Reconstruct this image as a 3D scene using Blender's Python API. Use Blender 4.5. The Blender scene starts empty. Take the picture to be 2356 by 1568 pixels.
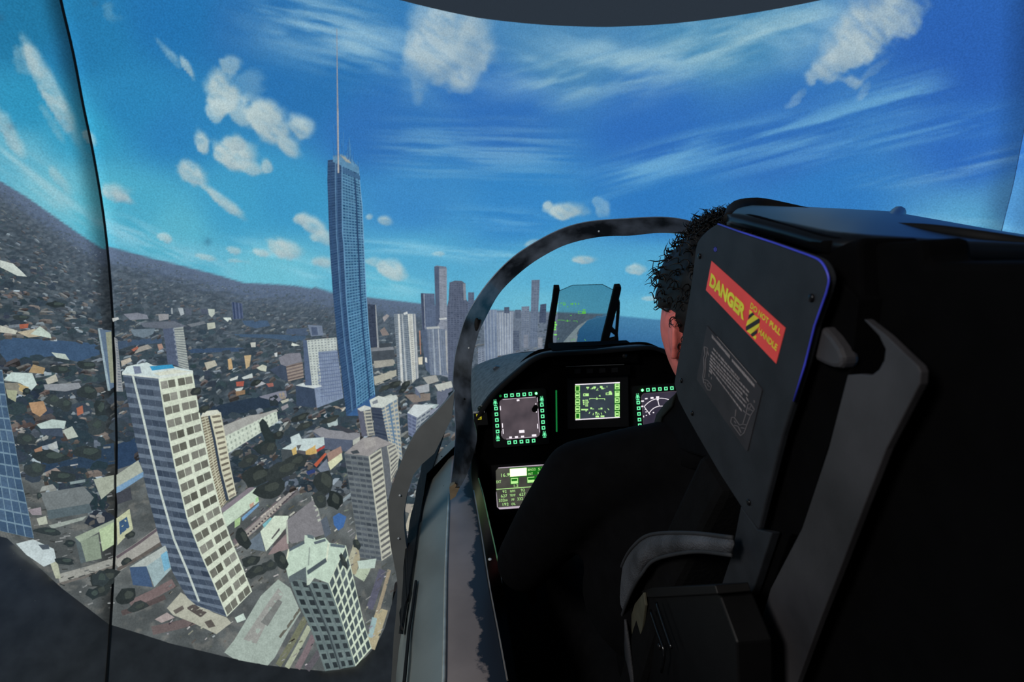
import bpy, math, random
import numpy as np
from math import sin, cos, radians, sqrt, atan2, asin, pi, degrees
from mathutils import Vector, Matrix
from mathutils.geometry import tessellate_polygon

S = bpy.context.scene
COL = S.collection
# ------------------------------------------------------------------ camera
W, H, FPX = 2356, 1568, 1178.0
YAW, PIT, ROL = radians(2.1), radians(-10.5), radians(3.6)
CAM = np.array([-0.33, -0.69, 2.35])
FWD = np.array([sin(YAW)*cos(PIT), cos(YAW)*cos(PIT), sin(PIT)])
_r0 = np.array([cos(YAW), -sin(YAW), 0.0]); _u0 = np.cross(_r0, FWD)
RGT = cos(ROL)*_r0 - sin(ROL)*_u0
UPV = sin(ROL)*_r0 + cos(ROL)*_u0
cam_d = bpy.data.cameras.new('camera'); cam_d.lens = 18.0; cam_d.sensor_width = 36.0
cam_d.clip_start = 0.01; cam_d.clip_end = 50
cam_o = bpy.data.objects.new('camera', cam_d); COL.objects.link(cam_o)
_m = Matrix.Identity(4)
for _i in range(3):
    _m[_i][0] = RGT[_i]; _m[_i][1] = UPV[_i]; _m[_i][2] = -FWD[_i]; _m[_i][3] = CAM[_i]
cam_o.matrix_world = _m
cam_d.dof.use_dof = True; cam_d.dof.focus_distance = 0.85; cam_d.dof.aperture_fstop = 7.1
S.camera = cam_o
# ------------------------------------------------------------------ world, exposure, room lamp
wld = bpy.data.worlds.new('dark_room'); S.world = wld; wld.use_nodes = True
wld.node_tree.nodes['Background'].inputs[0].default_value = (0.016, 0.016, 0.017, 1)
S.view_settings.view_transform = 'Standard'; S.view_settings.look = 'None'
S.view_settings.exposure = 0.0; S.view_settings.gamma = 1.0; S.view_settings.use_curve_mapping = False
S.cycles.use_denoising = True
S.cycles.sample_clamp_indirect = 4.0
ld = bpy.data.lights.new('room_lamp', 'AREA'); ld.energy = 19.0; ld.size = 0.5; ld.color = (1.0, 0.95, 0.90)
lo = bpy.data.objects.new('room_lamp', ld); COL.objects.link(lo)
lo.location = (-1.5, -1.15, 3.2)
lo.rotation_euler = (Vector((-0.1, 0.0, 2.15)) - Vector(lo.location)).to_track_quat('-Z', 'Y').to_euler()

# ------------------------------------------------------------------ view helpers
def ray(x, y):
    d = FWD*FPX + RGT*(x - W/2) + UPV*(H/2 - y)
    return d/np.linalg.norm(d)
def pln(x, y, ax, v):            # pixel ray met with an axis plane
    d = ray(x, y); return CAM + d*((v - CAM[ax])/d[ax])
def dep(x, y, t):                # pixel ray at a depth
    d = ray(x, y); return CAM + d*(t/(d @ FWD))
DC = np.array([0.0, 0.1, 2.2]); DR = 2.7      # projection dome
def lin(c):
    c = np.asarray(c, float)/255.0
    return np.where(c <= 0.04045, c/12.92, ((c + 0.055)/1.055)**2.4)

# ------------------------------------------------------------------ object helpers
def mesh_obj(name, verts, faces, mat=None, parent=None, smooth=False, cols=None):
    me = bpy.data.meshes.new(name)
    verts = np.asarray(verts, float)
    me.from_pydata([tuple(v) for v in verts], [], [tuple(int(i) for i in f) for f in faces])
    if cols is not None:
        a = me.color_attributes.new('Col', 'FLOAT_COLOR', 'POINT')
        c = np.ones((len(verts), 4), np.float32); c[:, :3] = cols
        a.data.foreach_set('color', c.ravel())
    if smooth:
        me.polygons.foreach_set('use_smooth', [True]*len(me.polygons))
    if mat: me.materials.append(mat)
    me.update()
    o = bpy.data.objects.new(name, me); COL.objects.link(o)
    if parent is not None: attach(o, parent)
    return o
def attach(o, p):
    o.parent = p
    m = p.matrix_basis.copy()
    if p.parent is not None: m = (p.parent.matrix_basis @ p.matrix_parent_inverse @ m)
    o.matrix_parent_inverse = m.inverted()
def tag(o, label=None, cat=None, group=None, kind=None):
    if label: o['label'] = label
    if cat: o['category'] = cat
    if group: o['group'] = group
    if kind: o['kind'] = kind
    return o
def empty(name, loc=(0, 0, 0), label=None, cat=None, group=None, rot=None):
    o = bpy.data.objects.new(name, None); COL.objects.link(o); o.location = loc; o.empty_display_size = .05
    if rot: o.rotation_euler = rot
    return tag(o, label, cat, group)
def bevel(o, w=.003, n=2):
    m = o.modifiers.new('bevel', 'BEVEL'); m.width = w; m.segments = n; m.limit_method = 'ANGLE'; m.angle_limit = radians(40)
    return o
class MB:
    """collects shapes, builds one mesh"""
    def __init__(s): s.v = []; s.f = []; s.c = []
    def add(s, vs, fs, col=None):
        b = len(s.v); s.v.extend([tuple(p) for p in vs]); s.f.extend([tuple(b + i for i in f) for f in fs])
        s.c.extend([tuple(col) if col is not None else (1, 1, 1)]*len(vs))
    def box(s, c, h, ex=(1, 0, 0), ey=(0, 1, 0), ez=(0, 0, 1)):
        c, ex, ey, ez = map(np.array, (c, ex, ey, ez)); vs = []
        for k in (-1, 1):
            for a, b in ((-1, -1), (1, -1), (1, 1), (-1, 1)):
                vs.append(c + a*h[0]*ex + b*h[1]*ey + k*h[2]*ez)
        s.add(vs, [(3, 2, 1, 0), (4, 5, 6, 7), (0, 1, 5, 4), (1, 2, 6, 5), (2, 3, 7, 6), (3, 0, 4, 7)])
    def slab(s, pts, vec):
        pts = [np.array(p, float) for p in pts]; n = len(pts); vec = np.array(vec, float)
        fs = [tuple(range(n)), tuple(range(2*n - 1, n - 1, -1))]
        fs += [(i, i + n, (i + 1) % n + n, (i + 1) % n) for i in range(n)]
        s.add(pts + [p + vec for p in pts], fs)
    def tube(s, path, rad, n=10, caps=True):
        path = [np.array(p, float) for p in path]; m = len(path)
        rr = rad if hasattr(rad, '__len__') else [rad]*m
        vs = []; up = None
        for i, p in enumerate(path):
            t = path[min(i + 1, m - 1)] - path[max(i - 1, 0)]; t = t/(np.linalg.norm(t) + 1e-12)
            if up is None:
                up = np.array([0, 0, 1.0]) if abs(t[2]) < .9 else np.array([1.0, 0, 0])
            a = np.cross(t, up); a /= np.linalg.norm(a) + 1e-12; b = np.cross(a, t); up = b
            for k in range(n):
                w = 2*pi*k/n; vs.append(p + rr[i]*(cos(w)*a + sin(w)*b))
        fs = [(i*n + k, i*n + (k + 1) % n, (i + 1)*n + (k + 1) % n, (i + 1)*n + k) for i in range(m - 1) for k in range(n)]
        if caps: fs += [tuple(range(n - 1, -1, -1)), tuple((m - 1)*n + k for k in range(n))]
        s.add(vs, fs)
    def ball(s, c, r, nu=14, nv=9):
        c = np.array(c, float); r = np.array(r, float)*np.ones(3); vs = [c + r*np.array([0, 0, -1])]
        for j in range(1, nv):
            la = -pi/2 + pi*j/nv
            for i in range(nu):
                w = 2*pi*i/nu; vs.append(c + r*np.array([cos(la)*cos(w), cos(la)*sin(w), sin(la)]))
        vs.append(c + r*np.array([0, 0, 1])); fs = []
        for i in range(nu):
            fs.append((0, 1 + (i + 1) % nu, 1 + i)); e = len(vs) - 1; b = 1 + (nv - 2)*nu
            fs.append((b + i, b + (i + 1) % nu, e))
            for j in range(nv - 2):
                q = 1 + j*nu; fs.append((q + i, q + (i + 1) % nu, q + nu + (i + 1) % nu, q + nu + i))
        s.add(vs, fs)
    def loft(s, secs, closed=False, caps=False):
        n = len(secs[0]); vs = [p for q in secs for p in q]; fs = []
        for i in range(len(secs) - 1):
            for k in range(n if closed else n - 1):
                fs.append((i*n + k, i*n + (k + 1) % n, (i + 1)*n + (k + 1) % n, (i + 1)*n + k))
        if caps: fs += [tuple(range(n - 1, -1, -1)), tuple((len(secs) - 1)*n + k for k in range(n))]
        s.add(vs, fs)
    def build(s, name, mat, parent=None, smooth=False, cols=False):
        return mesh_obj(name, s.v, s.f, mat, parent, smooth, np.array(s.c) if cols else None)
def resample(pts, n):
    p = np.array(pts, float); d = np.r_[0, np.cumsum(np.linalg.norm(np.diff(p, axis=0), axis=1))]
    q = np.linspace(0, d[-1], n); return np.stack([np.interp(q, d, p[:, k]) for k in range(p.shape[1])], 1)
def smooth_line(pts, n):         # Catmull-Rom through the points, n samples
    p = [np.array(q, float) for q in pts]; p = [2*p[0] - p[1]] + p + [2*p[-1] - p[-2]]; out = []
    m = len(p) - 3
    for t in np.linspace(0, m - 1e-6, n):
        i = int(t); u = t - i; a, b, c, d = p[i:i + 4]
        out.append(.5*((2*b) + (c - a)*u + (2*a - 5*b + 4*c - d)*u*u + (3*b - a - 3*c + d)*u**3))
    return np.array(out)

# ------------------------------------------------------------------ materials
MATS = {}
def mat(name, col, rough=.6, metal=0.0, spec=.5, noise=None, bump=None, coat=0.0, col2=None):
    """procedural principled material; col in 0-255 sRGB; noise=(scale, amount) varies the colour, bump=(scale, strength)"""
    m = bpy.data.materials.new(name); m.use_nodes = True; nt = m.node_tree; p = nt.nodes['Principled BSDF']
    c = lin(col); p.inputs['Roughness'].default_value = rough; p.inputs['Metallic'].default_value = metal
    p.inputs['Specular IOR Level'].default_value = spec; p.inputs['Coat Weight'].default_value = coat
    p.inputs['Base Color'].default_value = (*c, 1)
    tc = nt.nodes.new('ShaderNodeTexCoord')
    sc, am = noise or (40.0, .18)
    n = nt.nodes.new('ShaderNodeTexNoise'); n.inputs['Scale'].default_value = sc; n.inputs['Detail'].default_value = 5
    nt.links.new(tc.outputs['Object'], n.inputs['Vector'])
    r = nt.nodes.new('ShaderNodeValToRGB'); e = r.color_ramp.elements
    lo_, hi_ = (c*(1 - am), np.minimum(c*(1 + am), 1)) if col2 is None else (c, lin(col2))
    e[0].position = .35; e[1].position = .65
    e[0].color = (*lo_, 1); e[1].color = (*hi_, 1)
    nt.links.new(n.outputs['Fac'], r.inputs['Fac']); nt.links.new(r.outputs['Color'], p.inputs['Base Color'])
    if bump:
        b = nt.nodes.new('ShaderNodeTexNoise'); b.inputs['Scale'].default_value = bump[0]; b.inputs['Detail'].default_value = 4
        nt.links.new(tc.outputs['Object'], b.inputs['Vector'])
        k = nt.nodes.new('ShaderNodeBump'); k.inputs['Strength'].default_value = bump[1]; k.inputs['Distance'].default_value = .004
        nt.links.new(b.outputs['Fac'], k.inputs['Height']); nt.links.new(k.outputs['Normal'], p.inputs['Normal'])
    return m
def emis(name, col, st=1.0, sample=True):
    m = bpy.data.materials.new(name); m.use_nodes = True; nt = m.node_tree
    nt.nodes.remove(nt.nodes['Principled BSDF']); e = nt.nodes.new('ShaderNodeEmission')
    e.inputs[0].default_value = (*lin(col), 1); e.inputs[1].default_value = st
    nt.links.new(e.outputs[0], nt.nodes['Material Output'].inputs[0])
    if not sample: m.cycles.emission_sampling = 'NONE'
    return m
def picture_mat(tex=.10):               # light thrown by the projectors: colour per vertex with the fine grain of the projected picture
    m = bpy.data.materials.new('projected_picture'); m.use_nodes = True; nt = m.node_tree
    nt.nodes.remove(nt.nodes['Principled BSDF']); e = nt.nodes.new('ShaderNodeEmission')
    a = nt.nodes.new('ShaderNodeAttribute'); a.attribute_name = 'Col'
    tc = nt.nodes.new('ShaderNodeTexCoord'); n = nt.nodes.new('ShaderNodeTexNoise')
    n.inputs['Scale'].default_value = 160; n.inputs['Detail'].default_value = 2
    nt.links.new(tc.outputs['Object'], n.inputs['Vector'])
    r = nt.nodes.new('ShaderNodeMapRange'); r.inputs[1].default_value = .3; r.inputs[2].default_value = .7
    r.inputs[3].default_value = .86; r.inputs[4].default_value = 1.14
    nt.links.new(n.outputs['Fac'], r.inputs[0]); n3 = nt.nodes.new('ShaderNodeTexNoise'); n3.inputs['Scale'].default_value = 38; n3.inputs['Detail'].default_value = 4; nt.links.new(tc.outputs['Object'], n3.inputs['Vector'])
    r3 = nt.nodes.new('ShaderNodeMapRange'); r3.inputs[1].default_value = .3; r3.inputs[2].default_value = .7; r3.inputs[3].default_value = 1 - tex; r3.inputs[4].default_value = 1 + tex
    k = nt.nodes.new('ShaderNodeMath'); k.operation = 'MULTIPLY'; nt.links.new(n3.outputs['Fac'], r3.inputs[0]); nt.links.new(r.outputs[0], k.inputs[0]); nt.links.new(r3.outputs[0], k.inputs[1])
    nt.links.new(a.outputs['Color'], e.inputs[0]); nt.links.new(k.outputs[0], e.inputs[1])
    nt.links.new(e.outputs[0], nt.nodes['Material Output'].inputs[0]); m.cycles.emission_sampling = 'NONE'
    return m
PIC = picture_mat(.015); PIC_CITY = picture_mat(.11)
M_black = mat('black_paint', (14, 14, 15), .75, spec=.25)
M_void = mat('matt_black', (6, 6, 7), .95, spec=.05)
M_gloss = mat('gloss_black', (16, 17, 19), .16, spec=.6, bump=(30, .03))
M_panel = mat('charcoal_panel', (35, 38, 43), .62, spec=.35, bump=(900, .12))
M_beam = mat('grey_seat_metal', (52, 51, 54), .5, spec=.5, noise=(9, .4), bump=(300, .05))
M_screw = mat('dark_screw', (40, 40, 42), .3, metal=.8)
M_white = mat('white_screw', (215, 222, 225), .4)
# ================================================================== the projected picture on the dome
RNG = np.random.default_rng(7)
_TAB = RNG.random((256, 256))
def vnoise(x, y):
    xi = np.floor(x).astype(int); yi = np.floor(y).astype(int); fx = x - xi; fy = y - yi
    fx = fx*fx*(3 - 2*fx); fy = fy*fy*(3 - 2*fy); g = lambda a, b: _TAB[a & 255, b & 255]
    return (g(xi, yi)*(1 - fx) + g(xi + 1, yi)*fx)*(1 - fy) + (g(xi, yi + 1)*(1 - fx) + g(xi + 1, yi + 1)*fx)*fy
def fbm(x, y, o=5):
    t = 0; a = .5; n = 0
    for k in range(o): t = t + a*vnoise(x + 17.3*k, y + 31.7*k); n += a; a *= .5; x = x*2.03; y = y*2.03
    return t/n
def sstep(a, b, x):
    t = np.clip((x - a)/(b - a), 0, 1); return t*t*(3 - 2*t)
HZ = np.array([(-900, 60), (-300, 250), (0, 416), (60, 452), (120, 494), (180, 536), (238, 574), (246, 566), (300, 580), (350, 594), (400, 606), (500, 632),
               (560, 650), (640, 654), (680, 657), (716, 663), (725, 660), (760, 671), (850, 684), (960, 697), (1100, 711), (1290, 718), (1400, 722),
               (1430, 727), (1525, 736), (1700, 746), (2100, 742), (2600, 690), (3600, 560)], float)
def horizon(u): return np.interp(u, HZ[:, 0], HZ[:, 1])
SKYP = [(60, 60, 38, 122, 172), (60, 250, 52, 150, 198), (20, 350, 105, 180, 212), (120, 450, 120, 190, 216), (200, 100, 42, 126, 184), (190, 300, 60, 160, 205), (225, 480, 92, 186, 216),
        (400, 50, 40, 118, 186), (300, 250, 48, 135, 194), (400, 300, 50, 132, 196), (300, 480, 82, 172, 210), (400, 540, 98, 182, 214), (550, 480, 72, 162, 210),
        (700, 200, 46, 116, 186), (560, 60, 48, 115, 184), (650, 460, 66, 154, 208), (620, 630, 118, 194, 222), (860, 300, 54, 116, 192), (950, 470, 66, 140, 208),
        (950, 600, 92, 172, 218), (900, 670, 112, 190, 222), (1150, 260, 54, 114, 194), (1200, 480, 58, 136, 208), (1250, 640, 96, 176, 220), (1240, 700, 118, 190, 222), (1500, 300, 52, 112, 196),
        (1500, 470, 52, 124, 202), (1490, 640, 92, 172, 220), (1490, 720, 112, 186, 222), (1800, 330, 54, 114, 196), (1900, 470, 54, 126, 204), (2250, 120, 48, 100, 188),
        (2250, 350, 52, 110, 198), (2250, 520, 96, 166, 216), (2340, 480, 80, 138, 198), (1900, 620, 100, 175, 220), (1300, 110, 84, 140, 192), (1650, 60, 84, 144, 192)]
def sky_col(u, v):
    u = np.asarray(u, float); v = np.asarray(v, float)
    P = np.array(SKYP, float); w = 0; c = 0
    for p in P:
        k = 1.0/((((u - p[0])**2 + ((v - p[1])*1.3)**2)/90.0**2 + .25)**2); w = w + k; c = c + k[:, None]*p[2:5]
    c = c/w[:, None]*np.array((.92, .97, .94))
    f1 = fbm(u/60, v/60, 3); f2 = fbm(u/24 + 40, v/24, 4); f3 = fbm((u + v*.7)/34 + 9, (v - u*.7)/12, 4); warp = (f1 - .5)*1.3 + (f2 - .5)*.75 + (f3 - .5)*.5
    def over(c, a, col): a = np.clip(a, 0, 1)[:, None]; return c*(1 - a) + np.asarray(col, float)*a
    # thin high streaks (cirrus): band, direction, strength
    def streak(c, pts, wid, ang, amt, sc=(150, 9), col=(150, 195, 215)):
        L = np.array(pts, float); yc = np.interp(u, L[:, 0], L[:, 1]); ca, sa = cos(radians(ang)), sin(radians(ang))
        a = u*ca + v*sa; b = -u*sa + v*ca
        n = fbm(a/sc[0], b/sc[1], 4); e = sstep(L[0, 0] - 90, L[0, 0] + 90, u)*(1 - sstep(L[-1, 0] - 90, L[-1, 0] + 90, u))
        return over(c, e*np.exp(-((v - yc)/wid)**2)*sstep(.32, .75, n)*amt, col)
    c = streak(c, [(560, 10), (900, 120), (1200, 130), (1500, 110), (1800, 60), (2000, 20)], 85, 10, .62, (170, 60), (150, 190, 212))
    c = streak(c, [(620, 20), (760, 60), (900, 110)], 70, 14, .75, (120, 14), (152, 192, 212))
    c = streak(c, [(1200, 190), (1500, 150), (1700, 90), (1900, 40)], 60, -16, .75, (140, 24), (160, 196, 208))
    c = streak(c, [(900, 340), (1050, 350), (1300, 350)], 60, 2, .45, (170, 10))
    c = streak(c, [(1380, 425), (1600, 345), (1850, 300), (2150, 200)], 42, -15, .72, (200, 16), (120, 180, 214))
    c = streak(c, [(1420, 405), (1700, 370), (2000, 330), (2300, 270)], 30, -14, .5, (220, 12), (110, 172, 214))
    c = streak(c, [(2000, 420), (2200, 390), (2356, 350)], 22, -12, .4, (200, 12))
    c = streak(c, [(780, 560), (950, 570), (1080, 588), (1240, 582)], 15, 4, .75, (140, 9), (140, 200, 224))
    c = streak(c, [(1050, 500), (1200, 505), (1260, 510)], 26, 3, .45, (120, 9), (120, 184, 222))
    c = streak(c, [(1900, 530), (2150, 525), (2330, 540)], 26, 4, .6, (120, 14), (150, 205, 228))
    c = streak(c, [(-60, 300), (90, 420), (230, 540)], 55, 38, .7, (130, 18), (160, 200, 210))
    c = streak(c, [(200, 510), (330, 545), (420, 600), (520, 610)], 34, 24, .7, (70, 12), (150, 202, 220))
    c = streak(c, [(560, 560), (700, 620), (980, 670)], 26, 10, .55, (80, 10), (150, 208, 226))
    # rippled cloud beside the spire
    rp = np.exp(-(((u - 790)/75)**2 + ((v - 70)/75)**2))*(.5 + .5*np.sin((v - .25*(u - 700))/4.2 + 3*f1))
    c = over(c, rp*.55, (150, 188, 208))
    # heaped clouds: centre, radii, tilt, opacity, warp
    CL = [(505, 205, 36, 58, -22, .95, .8), (500, 250, 22, 24, 0, .8, .8), (528, 146, 30, 18, 25, .6, 1.2), (570, 200, 40, 40, 40, .3, 1.5), (560, 265, 50, 26, 40, .75, .8), (628, 286, 84, 42, 44, 1., .55), (605, 265, 42, 40, 0, .9, .6), (690, 292, 36, 30, 20, .92, .6),
          (665, 335, 38, 22, 40, .9, .6), (434, 160, 30, 10, 58, .85, .9), (388, 122, 55, 8, 52, .35, 1.4), (402, 130, 30, 5, 40, .3, 1.2), (544, 352, 58, 40, 12, 1., .7), (540, 325, 26, 22, 0, .9, .8), (464, 328, 17, 34, -24, .9, .7), (614, 380, 15, 20, -20, .85, .6), (580, 385, 36, 18, 15, .8, .7),
          (441, 394, 46, 26, 36, .9, .8), (513, 462, 64, 13, 38, .85, 1.0), (266, 442, 46, 26, 18, .85, .9), (285, 455, 40, 12, 24, .8, .8), (118, 208, 150, 24, 62, .85, .55), (60, 130, 40, 30, 40, .4, 1.2), (206, 316, 24, 12, 55, .8, .6),
          (122, 285, 50, 10, 60, .35, .9), (20, 300, 60, 20, 58, .75, .7), (135, 412, 40, 14, 52, .5, .9), (719, 516, 42, 20, 34, .9, .8), (690, 503, 18, 14, 30, .8, .8), (744, 545, 30, 18, 10, .85, .8), (660, 572, 44, 24, 22, .95, .75), (738, 602, 32, 15, 8, .85, .8),
          (887, 507, 20, 14, 20, .9, .6), (850, 498, 10, 8, 0, .8, .6), (902, 620, 32, 20, 18, .92, .8), (862, 602, 22, 10, 10, .6, 1.), (383, 547, 18, 9, 20, .8, .8), (538, 576, 18, 10, 24, .8, .8), (605, 582, 20, 9, 15, .75, .9), (545, 600, 24, 6, 6, .6, 1.), (470, 590, 22, 6, 12, .6, 1.),
          (1305, 483, 48, 23, 2, .97, .7), (1262, 470, 12, 10, 0, .8, .9), (1386, 478, 20, 16, 60, .45, 1.3), (1344, 597, 32, 11, 0, .95, .7), (1459, 618, 20, 12, 0, .85, .9), (1500, 686, 20, 5, 0, .6, .9), (1224, 557, 20, 7, -20, .7, .9), (1010, 583, 14, 5, 0, .6, 1.),
          (1035, 90, 105, 120, 5, .85, .5), (990, 130, 60, 90, 20, .4, .7), (1095, 80, 45, 95, 5, .55, .5), (1060, 190, 50, 34, 10, .5, .9), (1990, 60, 130, 78, -48, .95, .8), (1925, 140, 70, 44, -40, .9, .9), (2070, 30, 70, 60, -50, .8, .7), (1880, 165, 40, 26, -30, .7, 1.), (1960, 185, 34, 18, 10, .6, 1.2), (1836, 222, 24, 10, -50, .35, 1.5), (2010, 160, 60, 14, -35, .3, 1.2), (1990, 205, 30, 10, -60, .3, 1.4), (250, 25, 26, 20, 50, .25, 1.3)]
    for cx, cy, rx, ry, an, al, wp in CL:
        sel = (np.abs(u - cx) < max(rx, ry)*2.2) & (np.abs(v - cy) < max(rx, ry)*2.2)
        if not sel.any(): continue
        uu, vv, ww, g = u[sel], v[sel], warp[sel], f1[sel]
        ca, sa = cos(radians(an)), sin(radians(an)); x = ((uu - cx)*ca + (vv - cy)*sa)/rx; y = (-(uu - cx)*sa + (vv - cy)*ca)/ry
        sm = min(1., 26./max(rx, ry))
        r = np.sqrt(x*x + y*y) + ww*wp*(.55 + .45*sm); k_ = np.clip(.5 + .8*(y - .4*x), 0, 1); a = (1 - sstep(.40 + .42*k_, 1.20 - .10*k_, r))*al*np.clip(.72 + .9*(f3[sel] - .3), .5, 1)
        sh = np.clip(.55*y + .45*x + (g - .5)*1.6, -1, 1)[:, None]
        big = np.array((170, 190, 198.)) if cy < 260 and cx > 900 else np.array((176, 196, 199.))
        col = big - np.clip(sh, 0, 1)*np.array((40, 30, 16.)) + np.clip(-sh, 0, 1)*np.array((14, 14, 14.))
        c[sel] = c[sel]*(1 - a[:, None]) + col*a[:, None]
    # small soft dark spots in the sky
    for sx, sy, sr in ((26, 292, 9), (218, 8, 8), (0, 40, 10), (478, 556, 9)):
        c = over(c, np.exp(-((u - sx)**2 + (v - sy)**2)/sr**2)*.4, (50, 95, 125))
    # screens darken towards their joints
    return c
BEACH_L = np.array([(720, 1408), (728, 1371), (747, 1335), (777, 1306), (802, 1282), (1000, 1130)], float)   # v -> u, land side
BEACH_R = np.array([(720, 1412), (727, 1374), (738, 1348), (752, 1334), (775, 1328), (802, 1327), (1000, 1220)], float)
def ground_col(u, v):
    t = np.maximum(v - horizon(u), 0); X = (u - 900)/(t + 40)*18; Y = np.log(t + 30)*22
    a = fbm(X*1.2, Y*1.2, 5); b = fbm(X*.35 + 9, Y*.35, 4); d = fbm(X*2.6 + 5, Y*2.0 + 3, 3)
    dark = np.array((50, 61, 69.)); mid = np.array((82, 94, 102.)); tan = np.array((128, 130, 128.))
    near = sstep(300, 560, t)[:, None]
    c = dark + (mid - dark)*sstep(.35, .7, a)[:, None]
    c = c + (tan - c)*(sstep(.56, .72, d)*.6)[:, None]*(.35 + .65*near)
    c = c*(1 - near*.5) + np.array((112, 112, 106.))*near*.5*(0.7 + .6*b[:, None])
    hill = (1 - sstep(14, 52, t + (b - .5)*40))[:, None]*(u < 1150)[:, None]
    c = c*(1 - hill) + (np.array((84, 102, 128.)) + (a[:, None] - .5)*34)*hill
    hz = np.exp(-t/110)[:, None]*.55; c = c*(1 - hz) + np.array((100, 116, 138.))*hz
    city = sstep(1040, 1150, u)[:, None]; c = c*(1 - city*.65) + np.array((112, 124, 142.))*(.86 + .3*a[:, None])*city*.65
    sea = ((u > np.interp(v, BEACH_R[:, 0], BEACH_R[:, 1])) & (u > 1200))
    s = sstep(0, 70, t)[:, None]; sc = np.array((70, 126, 166.))*(1 - s) + np.array((52, 104, 150.))*s + (a[:, None] - .5)*12
    return np.where(sea[:, None], sc, c), sea
# ---- points on the dome
def dome(az, el, r=DR):
    az = np.radians(az); el = np.radians(el)
    return DC + r*np.stack([np.cos(el)*np.sin(az), np.cos(el)*np.cos(az), np.sin(el)], -1)
def D(x, y, lay=0.0):            # a picture point on the screen surface, lay = tenths of a millimetre in front of it
    r = DR - lay*1e-4; d = ray(x, y); o = CAM - DC; b = o @ d
    return CAM + d*(-b + sqrt(b*b - (o @ o - r*r)))
def azel(p):
    q = np.asarray(p) - DC; return degrees(atan2(q[0], q[1])), degrees(asin(q[2]/np.linalg.norm(q)))
def curve_of(px, key):           # pixel trace on the screen -> sorted (key angle, other angle)
    A = np.array([azel(D(*p)) for p in px]); i = 1 if key == 'el' else 0; A = A[A[:, i].argsort()]
    return A[:, i], A[:, 1 - i]
_sl = curve_of([(140, 0), (168, 120), (192, 245), (214, 350), (236, 480), (250, 600), (260, 740), (264, 860), (268, 1000), (268, 1060), (267, 1180), (262, 1300), (254, 1440), (245, 1568)], 'el')
_sr = curve_of([(2356, 300), (2332, 420), (2312, 500), (2298, 560), (2288, 650), (2283, 760)], 'el')
seamL = lambda el: np.interp(el, *_sl)
seamR = lambda el: np.interp(el, *_sr)
_bt = curve_of([(0, 1222), (60, 1278), (120, 1333), (180, 1385), (250, 1435), (400, 1482), (540, 1516), (620, 1530), (680, 1538), (764, 1545), (820, 1528), (856, 1500), (880, 1460), (900, 1400), (908, 1340)], 'az')
_tp = curve_of([(920, 0), (1000, 20), (1100, 41), (1250, 57), (1400, 62), (1550, 54), (1700, 35), (1800, 18), (1890, 0)], 'az')
_ba = np.r_[-140, -78, _bt[0], -10, 60, 140]; _be = np.r_[-6, -8, _bt[1], -36, -30, -20]
_ta = np.r_[-140, -75, -50, -32, _tp[0], 50, 75, 140]; _te = np.r_[33, 33.5, 33.6, 33.4, _tp[1], 27.0, 26, 26]
el_bot = lambda az: np.interp(az, _ba, _be)
el_top = lambda az: np.interp(az, _ta, _te)
def px_of(P):
    q = P - CAM; z = np.maximum(q @ FWD, .25); return W/2 + FPX*(q @ RGT)/z, H/2 - FPX*(q @ UPV)/z
def screen_grid(azA, azB, ss, nv):
    s = np.asarray(ss)[None, :]; t = np.linspace(0, 1, nv)[:, None]; el = -45 + 78*t + 0*s
    for _ in range(4):
        az = azA(el)*(1 - s) + azB(el)*s; el = el_bot(az)*(1 - t) + el_top(az)*t
    az = azA(el)*(1 - s) + azB(el)*s
    P = dome(az, el).reshape(-1, 3); Pc = dome(np.clip(az, -64, 58), el).reshape(-1, 3); u, v = px_of(Pc)
    u = u + np.minimum(az.ravel() + 64, 0)*12 + np.maximum(az.ravel() - 58, 0)*12
    return P, u, v, s.shape[1], nv
def make_screen(root, azA, azB, ss, nv, fall=()):
    P, u, v, nc, nr = screen_grid(azA, azB, ss, nv)
    yh = horizon(u); c = sky_col(u, v); g, sea = ground_col(u, v); m = v > yh
    mixw = sstep(-2.2, 2.2, v - yh)[:, None]; c = c*(1 - mixw) + g*mixw
    sv = np.tile(np.asarray(ss), nv)
    for a_, b_, f_ in fall: c = c*(1 + (f_ - 1)*sstep(a_, b_, sv))[:, None]     # brightness of the projectors falls off or doubles at a joint
    i = np.arange(nr - 1)[:, None]*nc + np.arange(nc - 1)[None, :]; F = np.stack([i, i + 1, i + nc + 1, i + nc], -1).reshape(-1, 4)
    gm = m[F].sum(1) >= 2; sm = sea[F].sum(1) >= 2
    for nm, k in (('sky', ~gm), ('suburb', gm & ~sm), ('sea', gm & sm)):
        if not k.any(): continue
        f = F[k]; idx, inv = np.unique(f, return_inverse=True)
        o = fast_mesh(nm, P[idx], inv.reshape(-1, 4), lin(c[idx]), root)
def fast_mesh(name, V, F, cols, parent):
    me = bpy.data.meshes.new(name); n = len(F)
    me.vertices.add(len(V)); me.vertices.foreach_set('co', V.astype(np.float32).ravel())
    me.loops.add(n*4); me.loops.foreach_set('vertex_index', F.astype(np.int32).ravel())
    me.polygons.add(n); me.polygons.foreach_set('loop_start', np.arange(0, n*4, 4, dtype=np.int32))
    me.update(calc_edges=True); me.validate()
    a = me.color_attributes.new('Col', 'FLOAT_COLOR', 'POINT'); c = np.ones((len(V), 4), np.float32); c[:, :3] = cols
    a.data.foreach_set('color', c.ravel()); me.materials.append(PIC)
    o = bpy.data.objects.new(name, me); COL.objects.link(o); attach(o, parent); return o

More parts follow.
